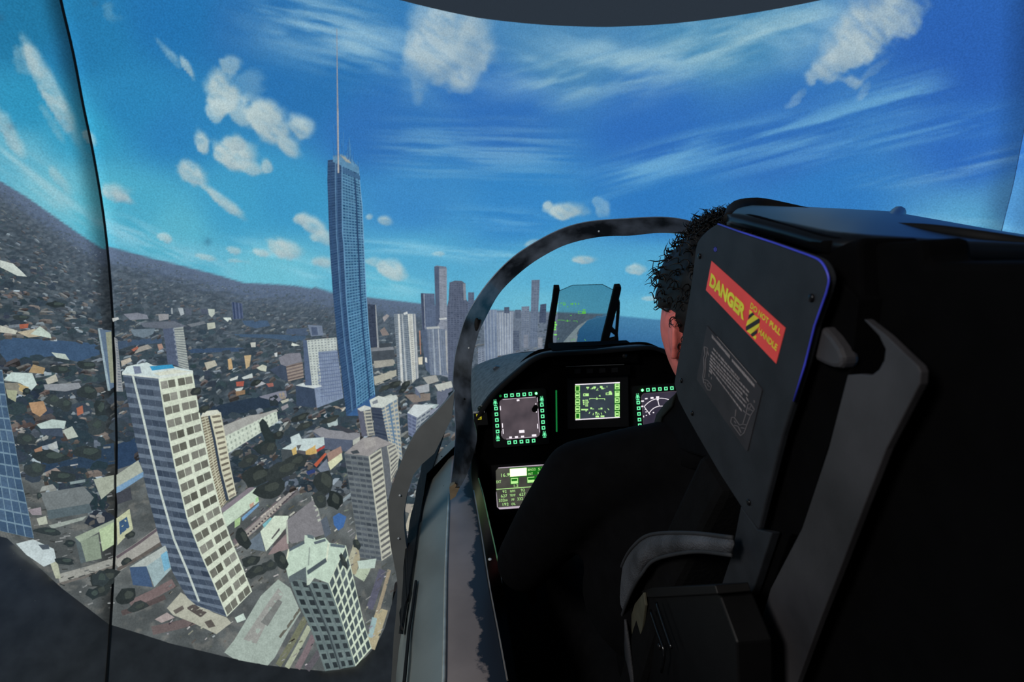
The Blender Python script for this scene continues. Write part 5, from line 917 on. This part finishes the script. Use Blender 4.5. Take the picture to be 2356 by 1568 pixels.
m = MB(); m.tube([pln(*p, 1, .915) for p in [(1302, 843), (1360, 840.5), (1436, 838)]], .0012, 6); m.build('edge_trim', mat('grey_lip', (96, 96, 96), .5), hud)
ucp = empty('control_keypad', tuple(pw(*onp(1372, 855))), 'unlit black control panel between glass and centre display', 'panel'); panel_patch([(1298, 842), (1444, 838), (1444, 860), (1300, 866)], 0, .03, 'panel_plate', M_void, ucp)
for k in range(4): panel_patch([(1318 + 28*k, 848 - k), (1332 + 28*k, 847 - k), (1332 + 28*k, 857 - k), (1318 + 28*k, 858 - k)], .03, .003, 'key', M_black, ucp)

# ---- throttle and stick under the pilot's hands
m = MB(); m.tube([(-.27, .60, 1.36), (-.275, .565, 1.52), (-.28, .545, 1.60)], [.012, .014, .016], 12); m.ball((-.28, .545, 1.615), (.028, .045, .022), 14, 9); m.build('throttle_lever', M_black, cockpit, True)
m = MB(); m.tube([(.24, .56, 1.16), (.245, .54, 1.42), (.245, .525, 1.50), (.245, .52, 1.60)], [.014, .016, .022, .020], 12); m.ball((.245, .52, 1.61), (.024, .026, .02), 12, 8); m.build('control_stick', M_black, cockpit, True)
# ================================================================== ejection seat
XP = -.11
seat = empty('ejection_seat', (0, .0, 1.17), 'black ejection seat with a dark grey headbox side panel behind the pilot', 'seat')
def sx(x, y, xx=XP): return pln(x, y, 0, xx)
def sslab(name, pts, mt, xx=XP, th=.006, bw=.0015, parent=None):
    m = MB(); m.slab([sx(*p, xx) for p in pts], (th, 0, 0)); o = m.build(name, mt, parent or seat)
    if bw: bevel(o, bw, 2)
    return o
top = [tuple(p) for p in smooth_line([(1551, 882), (1556, 848), (1569, 777), (1588, 666), (1597, 600), (1601, 569), (1608, 551), (1627, 530), (1649, 515)], 26)]
rgt = [tuple(p) for p in smooth_line([(1859, 586), (1885, 598), (1900, 618), (1907, 644), (1901, 673)], 14)]
outline = top + [(1700, 533), (1780, 559)] + rgt + [(1874, 748), (1852, 837), (1800, 1000), (1745, 1217), (1738, 1210), (1705, 1166), (1654, 1087), (1604, 1001), (1577, 952), (1560, 919)]
sslab('side_panel', outline, M_panel)
m = MB(); m.tube([sx(*p, XP - .0005) for p in [(1652, 515), (1700, 532), (1780, 558)] + rgt + [(1874, 749), (1852, 838), (1826, 922)]], .00075, 6); m.build('blue_edge', mat('blue_violet_edge', (66, 74, 214), .4, spec=.6), seat, True)
for x, y in ((1609, 589), (1866, 685), (1567, 875), (1592, 950), (1722, 1155)):
    m = MB(); m.ball(sx(x, y, XP - .0008), (.0014, .003, .003), 12, 7); k = m.build('screw', M_screw, seat, True)
m = MB()
for a, b in ((0, 0),):
    for q in ([(1643, 568), (1649, 568), (1649, 570), (1643, 570)], [(1643, 577), (1649, 577), (1649, 579), (1643, 579)], [(1643, 568), (1645, 568), (1645, 579), (1643, 579)], [(1647, 568), (1649, 568), (1649, 579), (1647, 579)]): m.slab([sx(*p, XP) for p in q], (-.0003, 0, 0))
m.build('inspection_mark', mat('blue_ink', (70, 74, 190), .6), seat)
# ---- red danger placard
LC = [sx(*p, XP - .0003) for p in [(1637, 600), (1807, 754), (1785.5, 836), (1624, 667)]]
def lab(u, v): return (LC[0]*(1 - u) + LC[1]*u)*(1 - v) + (LC[3]*(1 - u) + LC[2]*u)*v
m = MB(); m.slab([lab(0, 0), lab(1, 0), lab(1, 1), lab(0, 1)], (.0003, 0, 0)); pl = m.build('danger_placard', mat('red_placard', (246, 78, 72), .5, noise=(30, .05)), seat)
ex = (LC[1] - LC[0]); ey = (LC[0] - LC[3]); exn = ex/np.linalg.norm(ex); eyn = ey - exn*(ey @ exn); eyn /= np.linalg.norm(eyn); ezn = np.cross(exn, eyn)
LROT = Matrix([list(exn), list(eyn), list(ezn)]).transposed().to_euler(); LW = np.linalg.norm(ex); LH = np.linalg.norm(ey)
M_yel = mat('yellow_print', (250, 236, 60), .5)
def ltext(body, u, v, w, h, bold=0.0):
    c = bpy.data.curves.new('lettering', 'FONT'); c.body = body; c.size = h*LH*1.38; c.offset = bold*h*LH; c.materials.append(M_yel); c.resolution_u = 3
    o = bpy.data.objects.new('lettering', c); COL.objects.link(o); o.location = tuple(lab(u, v) + np.array((-.0004, 0, 0))); o.rotation_euler = LROT; FITS.append((o, w*LW)); attach(o, pl)
ltext('DANGER', .039, .725, .548, .385, .075)
ltext('DO NOT PULL', .62, .270, .352, .155, .03)
ltext('HANDLE', .764, .692, .213, .165, .03)
zl = lambda p: (1620 + p[0]/6.03, 590 + p[1]/6.03)
for k, (mtx, pls) in enumerate(((M_yel, [[(628, 735), (672, 772), (624, 808)], [(690, 808), (756, 858), (580, 968), (600, 890)], [(768, 922), (760, 975), (645, 1076), (590, 1030)], [(712, 1092), (722, 1118), (712, 1152), (672, 1112)]]),
                              (mat('black_stripe', (44, 44, 44), .6), [[(672, 772), (692, 804), (608, 866), (622, 808)], [(756, 856), (770, 880), (764, 916), (590, 1028), (576, 1010), (580, 966)], [(740, 1010), (728, 1064), (668, 1110), (640, 1080)]]))):
    m = MB()
    for q in pls: m.slab([sx(*zl(p), XP - .0007) for p in q], (.0003, 0, 0))
    m.build('warning_stripe', mtx, pl)
# ---- grey data plate with illegible print and line drawing
dp = sslab('data_plate', [(1626.6, 749), (1633, 757), (1752, 893), (1753, 898), (1720, 1036), (1717, 1037), (1603, 873), (1603, 868)], mat('dark_grey_plate', (46, 44, 48), .55, spec=.4), XP - .0008, .0008, 0)
zd = lambda p: (1590 + p[0]/5.056, 740 + p[1]/5.056)
M_prt = mat('pale_grey_print', (138, 130, 130), .6); r_ = np.random.default_rng(5); m = MB()
def stroke(a, b, w):
    a, b = np.array(a, float), np.array(b, float); d = (b - a)/np.linalg.norm(b - a); n = np.array((0, 1.0))*w/2
    m.slab([sx(*zd(p), XP - .0011) for p in (a - n, b - n, b + n, a + n)], (.0003, 0, 0))
def dashes(a, b, w, lo, hi, gap):
    a, b = np.array(a, float), np.array(b, float); L_ = np.linalg.norm(b - a); t = 0
    while t < L_:
        q = min(L_, t + r_.uniform(lo, hi)); stroke(a + (b - a)*t/L_, a + (b - a)*q/L_, w*r_.uniform(.75, 1.1)); t = q + gap*r_.uniform(.7, 1.5)
dashes((240, 165), (448, 408), 36, 20, 34, 5); dashes((474, 445), (734, 745), 38, 20, 36, 5)
for a, b in (((258, 312), (400, 480)), ((240, 350), (672, 820)), ((226, 388), (655, 858)), ((222, 424), (600, 850)), ((216, 456), (640, 940)), ((214, 492), (628, 985)), ((214, 535), (585, 1030)), ((208, 565), (240, 600)), ((640, 880), (668, 925)), ((402, 482), (560, 665))): dashes(a, b, 22, 14, 60, 9)
stroke((300, 172), (760, 705), 6)
tag(m.build('print_lines', M_prt, dp), kind='stuff')
m = MB()
for pth in ([(150, 290), (185, 300), (190, 350), (205, 390)], [(150, 290), (160, 380), (145, 420), (150, 540), (135, 640), (145, 700), (190, 790), (225, 795), (235, 740), (190, 680), (145, 670)], [(185, 320), (180, 400), (168, 430), (165, 560), (155, 650)], [(160, 700), (215, 760)], [(150, 720), (205, 720)], [(205, 600), (208, 640)], [(235, 640), (235, 670)],
            [(660, 960), (640, 1060), (690, 1090), (735, 1020), (690, 950), (660, 960)], [(640, 1060), (600, 1190), (560, 1200), (500, 1110), (470, 1110), (460, 1170), (575, 1325), (615, 1290), (690, 1090)], [(500, 1200), (545, 1215), (580, 1290)], [(520, 1180), (500, 1150)], [(660, 1000), (720, 1040)], [(670, 1030), (700, 970)], [(600, 1190), (650, 1200)], [(580, 1230), (620, 1240)], [(520, 1020), (512, 1100)], [(730, 910), (735, 940)], [(605, 1030), (630, 1055)]):
    for a, b in zip(pth[:-1], pth[1:]):
        d = np.array((b[0] - a[0], b[1] - a[1]), float); L_ = np.linalg.norm(d); n = np.array((-d[1], d[0]))/L_*4.5
        m.slab([sx(*zd(np.array(p) + s*n), XP - .0011) for p, s in ((a, 1), (b, 1), (b, -1), (a, -1))], (.0003, 0, 0))
tag(m.build('line_drawing', mat('faint_grey_print', (104, 98, 100), .6), dp), kind='stuff')
# ---- headbox body and rails behind the panel
inner = [(1640, 560), (1880, 640), (1845, 840), (1760, 1140), (1720, 1150), (1600, 960), (1580, 890), (1612, 640)]
m = MB(); m.slab([sx(*p, XP + .006) for p in inner], (.20, 0, 0)); bevel(m.build('headbox', M_void, seat), .004)
sslab('seat_frame', [(1704, 1164), (1741, 1217), (1776, 1225), (1741, 1333), (1705, 1435), (1694, 1474), (1688, 1462), (1651, 1371), (1683, 1275), (1691, 1232)], M_panel, XP + .004, .008, .001)
sslab('rail', [(1885, 600), (1975, 690), (1956, 858), (1845, 1218), (1838, 1232), (1822, 1228), (1815, 1236), (1773, 1353), (1734, 1486), (1700, 1580), (1640, 1580), (1694, 1470), (1741, 1333), (1776, 1225), (1745, 1218), (1798, 1000), (1850, 837), (1872, 750)], M_void, XP + .014, .05, .001)
sslab('latch_tab', [(1889, 749), (1912, 774), (1930, 800), (1938, 822), (1938, 838), (1931, 847), (1915, 846), (1898, 840), (1871, 826)], M_beam, XP + .006, .012, .003)
beam = [(1986, 734), (1993, 736), (2039, 772), (2080, 812), (2112, 842), (2118, 856), (2116, 883), (2076, 960), (2039, 1032), (1983, 1176), (1939, 1292), (1885, 1430), (1830, 1580), (1690, 1580), (1734, 1486), (1773, 1353), (1845, 1215), (1906, 1032), (1950, 862), (1978, 860), (2005, 863), (2022, 850), (2034, 828), (2037, 803), (2022, 772)]
o = sslab('seat_beam', beam, M_beam, XP + .010, .005, .0018)
sslab('bulkhead', [(1960, 640), (1994, 560), (2120, 552), (2128, 606), (2420, 606), (2420, 1660), (1700, 1660), (1760, 1480), (1990, 1150), (2085, 900), (2060, 820), (1985, 735)], M_void, XP + .030, .03, .004)
# ---- headbox top: glossy deck, dark bars, strap rib, black block
far = [(1702, 502, .62), (1740, 491, .62), (1850, 495, .62), (1950, 500, .62), (2040, 505, .62), (2150, 525, .60), (2250, 544, .57), (2400, 574, .54)]
near = [(1672, 517, .50), (1720, 530, .46), (1800, 552, .41), (1880, 577, .37), (1960, 590, .345), (2050, 594, .34), (2124, 597, .34), (2400, 602, .34)]
A_ = resample([dep(*p) for p in far], 30); B_ = resample([dep(*p) for p in near], 30)
M_deck = mat('gloss_black_deck', (12, 15, 20), .32, spec=.5, bump=(9, .12))
m = MB(); m.loft([A_*(1 - t) + B_*t + np.array((0, 0, .004*sin(pi*t))) for t in np.linspace(0, 1, 9)]); o = m.build('top_deck', M_deck, seat, True); k = o.modifiers.new('thick', 'SOLIDIFY'); k.thickness = .01; k.offset = -1
m = MB(); m.tube([dep(*p) + np.array((0, 0, .006)) for p in smooth_line([(1676, 516, .50), (1688, 505, .55), (1700, 497, .58), (1742, 492, .60), (1830, 506, .59), (1930, 521, .57), (2030, 533, .55)], 24)], [.005 + .008*sin(pi*min(1, t*1.1)) for t in np.linspace(0, 1, 24)], 10); m.build('front_bar', M_black, seat, True)
m = MB(); m.tube([dep(*p) + np.array((0, 0, .004)) for p in smooth_line([(1684, 512, .52), (1740, 524, .47), (1810, 548, .42), (1880, 570, .38), (1925, 582, .36)], 20)], .007, 10); m.build('near_bar', M_void, seat, True)
m = MB(); m.tube([dep(*p) + np.array((0, 0, .005)) for p in smooth_line([(2066, 497, .62), (2064, 502, .61), (2050, 522, .56), (2034, 538, .50), (2024, 556, .44)], 14)], [.003, .007, .008, .008, .009, .009, .009, .009, .009, .009, .009, .009, .008, .006], 10); m.build('strap_rib', mat('blue_black_vinyl', (40, 52, 66), .3, spec=.6), seat, True)
m = MB(); m.tube([dep(*p) + np.array((0, 0, .004)) for p in smooth_line([(2030, 532, .47), (2130, 538, .42), (2250, 555, .38), (2400, 579, .36)], 14)], .0042, 8); m.build('rear_bar', M_black, seat, True)
m = MB(); m.slab([dep(*p, .33) for p in [(1976, 560), (1990, 545), (2110, 545), (2126, 556), (2122, 660), (1980, 700)]], FWD*.05); bevel(m.build('release_block', M_void, seat), .004)
m = MB(); m.tube([dep(*p) for p in [(1925, 590, .36), (1935, 575, .37), (1975, 566, .37)]], [.006, .008, .006], 8); m.build('hinge_lug', mat('worn_grey_lug', (44, 46, 50), .5), seat, True)
# ---- back, pan and side console
def rec(x, s, d): return np.array((x, -.135 + s*sin(radians(19)) + d*cos(radians(19)), 2.06 - s*cos(radians(19)) + d*sin(radians(19))))
m = MB(); m.slab([rec(-.105, -.05, 0), rec(.105, -.05, 0), rec(.15, .15, 0), rec(.19, .62, 0), (rec(-.19, .62, 0)), rec(-.15, .15, 0)], rec(0, 0, -.06) - rec(0, 0, 0)); bevel(m.build('back_cushion', mat('black_fabric', (12, 12, 13), .95, spec=.1, bump=(200, .3)), seat), .01)
m = MB(); m.box((0, .33, 1.30), (.21, .24, .06)); bevel(m.build('seat_cushion', M_black, seat), .02)
m = MB(); m.box((0, .25, 1.205), (.19, .30, .045)); bevel(m.build('seat_pan', M_void, seat), .01)
cb = empty('side_console', tuple(sx(1560, 1568, -.175)), 'dark console box under the webbing strap beside the seat', 'console')
def cslab(name, pts, mt, xx, th, bw=.001): return sslab(name, pts, mt, xx, th, bw, cb)
cslab('box_body', [(1484, 1391), (1478, 1364), (1520, 1358), (1647, 1355), (1656, 1374), (1694, 1477), (1700, 1640), (1475, 1640)], mat('dark_grey_box', (11, 11, 12), .45, spec=.3), -.150, .03, .002)
cslab('lid', [(1477, 1372), (1476, 1358), (1500, 1351), (1644, 1345), (1650, 1366), (1500, 1374)], mat('worn_box_lid', (18, 17, 17), .5, spec=.3), -.154, .03, .001)
cslab('olive_plate', [(1480, 1362), (1484, 1392), (1478, 1440), (1470, 1476), (1459, 1505), (1452, 1500), (1444, 1440), (1460, 1388)], mat('olive_panel', (76, 74, 60), .6), -.158, .004)
for pts in ([(1496, 1402), (1512, 1450), (1528, 1500), (1522, 1545)], [(1510, 1385), (1528, 1440), (1545, 1490)]):
    m = MB(); m.tube([sx(*p, -.160) for p in smooth_line(pts, 12)], .0016, 7); m.build('rod', M_gloss, cb, True)
m = MB(); m.ball(sx(1518, 1486, -.160), (.003, .004, .004), 10, 7); m.build('rod_knob', M_screw, cb, True)
# ---- webbing strap looping round the seat side
M_web = mat('grey_webbing', (66, 68, 73), .7, noise=(14, .6), bump=(420, .6)); M_webe = mat('dark_webbing_edge', (38, 40, 44), .75)
wo = smooth_line([(1686, 1236), (1600, 1226), (1531, 1225), (1488, 1232), (1459, 1254), (1437, 1286), (1419, 1337), (1408, 1384), (1390, 1449), (1392, 1468)], 46)
wi = smooth_line([(1684, 1276), (1610, 1268), (1549, 1275), (1502, 1290), (1477, 1319), (1455, 1355), (1437, 1398), (1422, 1440), (1408, 1468), (1404, 1478)], 46)
xs = np.interp(np.linspace(0, 1, 46), [0, .25, .45, .7, 1], [-.118, -.145, -.163, -.168, -.166])
strap = empty('harness_strap', tuple(sx(1459, 1254, -.163)), 'grey webbing strap looping round the left side of the seat', 'strap')
m = MB(); rows = []
for t in np.linspace(0, 1, 7): rows.append([sx(*(a*(1 - t) + b*t), x - .004*sin(pi*t)) for a, b, x in zip(wo, wi, xs)])
m.loft(rows); o = m.build('webbing', M_web, strap, True); k = o.modifiers.new('thick', 'SOLIDIFY'); k.thickness = .003
for L_ in (wo, wi):
    m = MB(); m.tube([sx(*a, x - .001) for a, x in zip(L_, xs)], .0022, 7); m.build('stitched_edge', M_webe, strap, True)
m = MB(); a = smooth_line([(1428, 1432), (1434, 1470), (1438, 1520), (1446, 1590)], 14); b = smooth_line([(1437, 1424), (1444, 1470), (1450, 1520), (1458, 1590)], 14)
m.loft([[sx(*p, -.166) for p in a], [sx(*p, -.167) for p in b]]); o = m.build('strap_tail', mat('pale_strap_tail', (46, 46, 50), .7, bump=(400, .4)), strap, True); o.modifiers.new('thick', 'SOLIDIFY').thickness = .003
# ================================================================== the pilot
person = empty('person', (0, .1, 1.36), 'person with short curly dark hair in a black shirt, seated facing the displays', 'person')
HC = np.array((-.004, .004, 2.235))
def head_point(d):
    x, y, z = d; p = np.array((.080*x, .100*y, .120*z))
    lowz = float(sstep(0, 1, -z)); p[0] *= 1 + .30*min(1, max(0, -z)/.9)**2 - (.25*(-z - .9)/.1 if z < -.9 else 0)
    if y < 0: p[1] *= 1 - .30*lowz
    if y > .55: p[1] -= (y - .55)*.030
    f = 1.0 if y > 0 else 0.0; X, Z = p[0], p[2]
    p[1] += f*.026*math.exp(-(X/.012)**2 - ((Z + .022)/.020)**2) + f*.012*math.exp(-(X/.010)**2 - ((Z - .002)/.022)**2)
    p[1] += f*.006*math.exp(-((Z - .020)/.010)**2)*math.exp(-(X/.05)**2)
    p[1] -= f*.012*math.exp(-((abs(X) - .032)/.014)**2 - ((Z - .001)/.011)**2)
    p[1] += f*.006*math.exp(-(X/.022)**2 - ((Z + .062)/.006)**2) + f*.006*math.exp(-(X/.020)**2 - ((Z + .074)/.006)**2)
    p[1] += f*.012*math.exp(-(X/.022)**2 - ((Z + .100)/.018)**2)
    p[0] += np.sign(x)*.005*math.exp(-((Z + .02)/.03)**2)*math.exp(-((y - .55)/.3)**2)
    return p
def head_mesh(nu=64, nv=44, fn=None):
    vs, ds = [], []
    for j in range(nv + 1):
        la = -pi/2 + pi*j/nv
        for i in range(nu):
            w = 2*pi*i/nu; d = np.array((cos(la)*cos(w), cos(la)*sin(w), sin(la))); ds.append(d); vs.append(head_point(d))
    fs = [(j*nu + i, j*nu + (i + 1) % nu, (j + 1)*nu + (i + 1) % nu, (j + 1)*nu + i) for j in range(nv) for i in range(nu)]
    return np.array(vs), fs, np.array(ds)
hv, hf, hd = head_mesh()
TURN = np.array(Matrix.Rotation(radians(10), 3, 'Z')); hd0 = hd; hv = hv @ TURN.T
M_skinp = mat('skin', (228, 122, 114), .5, spec=.35, noise=(60, .10), bump=(500, .08)); p_ = M_skinp.node_tree.nodes['Principled BSDF']
p_.inputs['Subsurface Weight'].default_value = .15; p_.inputs['Subsurface Radius'].default_value = (.01, .004, .002)
m = MB(); m.add(hv + HC, hf)
def bone(pts, rad, n=14):
    P = smooth_line(pts, 5*(len(pts) - 1) + 1); r = np.interp(np.linspace(0, 1, len(P)), np.linspace(0, 1, len(rad)), rad)
    m.tube(P, list(r), n); m.ball(P[0], r[0], 12, 8); m.ball(P[-1], r[-1], 12, 8)
for s in (-1, 1):                 # ear: rim, lobe, hollow left by the rim
    e0 = HC + TURN @ np.array((s*.083, -.008, -.020)); m.ball(e0, (.008, .017, .030), 14, 10)
    m.tube([e0 + np.array((s*(.004 + .004*abs(sin(t))), -.014*sin(t) - .004, .029*cos(t))) for t in np.linspace(-.7, 2.9, 14)], [.0045]*12 + [.005, .006], 8)
bone([HC + np.array((0, -.022, -.07)), np.array((0, -.02, 2.12)), np.array((0, -.03, 2.02))], [.058, .056, .066])
bone([(0, -.02, 2.02), (0, .02, 1.88), (0, .09, 1.66), (0, .17, 1.46)], [.066, .10, .095, .10], 18)
for s in (-1, 1):
    bone([(s*.02, -.01, 2.01), (s*.12, .04, 1.985), (s*.19, .075, 1.965)], [.05, .045, .048])
    bone([(s*.06, .03, 1.88), (s*.08, .05, 1.80)], [.08, .08])
    bone([(s*.195, .08, 1.96), (s*.25, .15, 1.85), (s*.295, .22, 1.745)], [.048, .045, .04])
    wr = np.array((-.265, .44, 1.605)) if s < 0 else np.array((.25, .44, 1.60)); el = np.array((s*.295, .22, 1.745))
    bone([el, (el + wr)/2 + np.array((0, 0, -.005)), wr], [.038, .034, .026])
    fw = np.array((0, .97, -.2)); fw /= np.linalg.norm(fw); sd = np.array((-s*.95, 0, .3)); sd /= np.linalg.norm(sd); dn = np.cross(fw, sd)*(1 if s > 0 else -1); dn = -abs(1)*np.array((dn[0], dn[1], dn[2])) if dn[2] > 0 else dn
    for k in range(5): bone([wr, wr + fw*.04 + sd*(k - 2)*.012, wr + fw*.085 + sd*(k - 2)*.017], [.022, .014, .012], 10)   # palm
    for k, L_ in enumerate((.062, .076, .082, .074)):
        b0 = wr + fw*.085 + sd*(1.5 - k)*.021; b1 = b0 + fw*L_*.45 + dn*.006; b2 = b1 + fw*L_*.25 + dn*L_*.30; b3 = b2 - fw*L_*.05 + dn*L_*.30
        bone([b0, b1, b2, b3], [.0095, .009, .0085, .0075], 9)
    t0 = wr + fw*.03 + sd*.03; bone([t0, t0 + fw*.03 + sd*.022 + dn*.006, t0 + fw*.058 + sd*.022 + dn*.022], [.013, .011, .009], 9)
    bone([(s*.10, .20, 1.45), (s*.15, .45, 1.47), (s*.16, .62, 1.44)], [.085, .075, .058]); bone([(s*.16, .62, 1.44), (s*.15, .80, 1.27), (s*.13, .92, 1.17)], [.056, .05, .038]); bone([(s*.13, .92, 1.20), (s*.13, 1.0, 1.19), (s*.13, 1.08, 1.195)], [.036, .036, .028])
body = m.build('body', M_skinp, person, True); k = body.modifiers.new('one_surface', 'REMESH'); k.mode = 'VOXEL'; k.voxel_size = .0055; k.use_smooth_shade = True
k = body.modifiers.new('soft', 'SMOOTH'); k.factor = .5; k.iterations = 3
for s in (-1, 1):
    m = MB(); m.ball(HC + TURN @ np.array((s*.032, .080, .001)), .0115, 14, 10); m.build('eye', mat('eye_white', (226, 222, 216), .25), person, True)
# ---- black shirt
M_shirt = mat('black_shirt', (10, 10, 12), .95, spec=.08, bump=(14, .5)); m = MB()
bone([(0, -.03, 2.035), (0, .0, 1.93), (0, .07, 1.72), (0, .17, 1.47)], [.075, .135, .135, .14], 20)
for s in (-1, 1):
    bone([(s*.02, -.01, 2.03), (s*.10, .035, 2.012), (s*.195, .08, 1.967)], [.065, .06, .07])
    bone([(s*.07, .03, 1.88), (s*.10, .06, 1.78)], [.115, .115])
    bone([(s*.20, .08, 1.965), (s*.25, .15, 1.855), (s*.30, .22, 1.74)], [.072, .066, .056])
    wr = np.array((-.265, .44, 1.605)) if s < 0 else np.array((.25, .44, 1.60)); el = np.array((s*.30, .22, 1.74))
    bone([el, (el + wr)/2, el*.12 + wr*.88], [.056, .048, .036])
shirt = m.build('shirt', M_shirt, person, True); k = shirt.modifiers.new('one_surface', 'REMESH'); k.mode = 'VOXEL'; k.voxel_size = .009; k.use_smooth_shade = True
k = shirt.modifiers.new('soft', 'SMOOTH'); k.factor = .6; k.iterations = 6
m = MB()
for s in (-1, 1):
    bone([(s*.10, .20, 1.45), (s*.15, .45, 1.475), (s*.16, .62, 1.445)], [.10, .088, .07]); bone([(s*.16, .62, 1.44), (s*.15, .80, 1.27), (s*.13, .90, 1.20)], [.068, .062, .052])
bone([(-.1, .17, 1.44), (.1, .17, 1.44)], [.12, .12]); tr = m.build('trousers', mat('black_trousers', (14, 14, 16), .95, spec=.1), person, True); k = tr.modifiers.new('one_surface', 'REMESH'); k.mode = 'VOXEL'; k.voxel_size = .012; k.use_smooth_shade = True
# collar: standing band round the neck, open at the front, its lit rim painted as a green-grey flap
def collar_pt(w, h, o=0): return np.array((.080*cos(w)*(1 + o + .10*(1 - h)), -.018 + .080*sin(w)*(1 + o + .10*(1 - h)), 2.035 + .062*h + .018*sin(w)*-1))
ws = np.linspace(radians(118), radians(422), 40); m = MB(); m.loft([[collar_pt(w, h) for w in ws] for h in (0, .35, .7, 1)]); o = m.build('collar', M_shirt, person, True); o.modifiers.new('thick', 'SOLIDIFY').thickness = .004
cf = [sx(*p, -.088) for p in [(1552, 905), (1530, 925), (1509, 952), (1502, 978), (1504, 997), (1512, 1005), (1516, 985), (1522, 960), (1545, 935)]]
m = MB(); m.slab(cf, (.012, .004, 0)); o = m.build('collar_flap', mat('rim_lit_lapel', (26, 31, 29), .7, spec=.3), person, True); bevel(o, .002)
m = MB(); m.slab([sx(*p, -.084) for p in [(1558, 896), (1532, 925), (1512, 954), (1507, 990), (1490, 1012), (1640, 1060), (1600, 930)]], (.02, .006, 0)); bevel(m.build('collar_fold', M_shirt, person), .004)
# ---- hair: cap shaped to the skull, then loose curls
rh = np.random.default_rng(11); M_hair = mat('near_black_hair', (12, 11, 11), .55, spec=.4)
n2 = fbm(hd[:, 0]*4 + 9 + hd[:, 2]*3, hd[:, 1]*4 + 7, 4)
hd = hd @ TURN.T
hl = np.interp(hd0[:, 1], [-1, -.35, -.12, .02, .12, .3, .5, .8, 1], [-.70, -.42, .06, .16, .06, .12, .34, .5, .55])
msk = hd0[:, 2] > hl; cap = hv + hd*(.005 + .017*n2)[:, None]*np.where(hd[:, 2] > 0, 1, .7)[:, None]
inner_ = hv - hd*.004; out = np.where(msk[:, None], cap, inner_)
hair = mesh_obj('hair', out + HC, [f for f in hf if sum(msk[i] for i in f) >= 2], M_hair, person, True)
m = MB(); idx = np.where(msk)[0]
for k in range(1150):
    i = int(rh.choice(idx)); p = out[i] + HC; d = hd[i]*np.array((1, 1, 1.1)); d = d/np.linalg.norm(d); t = np.cross(d, rh.normal(size=3)); t /= np.linalg.norm(t) + 1e-9; b = np.cross(d, t)
    L_ = rh.uniform(.008, .024)*(1.25 if hd[i][2] > .3 else .7); cr = rh.uniform(.002, .005); ph = rh.uniform(0, 6.3); path = []
    for q in np.linspace(-.1, 1, 8): path.append(p + d*L_*q*.75 + t*cr*(cos(ph + q*5.5) - cos(ph)) + b*cr*(sin(ph + q*5.5) - sin(ph)) + t*L_*.5*q*q + np.array((0, -.004, -.003))*q*q)
    m.tube(path, [.0011, .0011, .001, .001, .0009, .0008, .0006, .0003], 3, False)
o = m.build('hair_curls', M_hair, person, True); tag(o, kind='stuff')
# ================================================================== lettering becomes plain mesh, fitted to its measured width
bpy.context.view_layer.update()
dg = bpy.context.evaluated_depsgraph_get()
for o, w in FITS:
    me = bpy.data.meshes.new_from_object(o.evaluated_get(dg)); nm = o.name
    n = bpy.data.objects.new('lettering', me); COL.objects.link(n)
    n.location = o.location; n.rotation_euler = o.rotation_euler; n.scale = o.scale; n.parent = o.parent; n.matrix_parent_inverse = o.matrix_parent_inverse
    if w and o.dimensions.x > 1e-6: n.scale.x = w/(o.dimensions.x/o.scale.x)
    bpy.data.objects.remove(o)
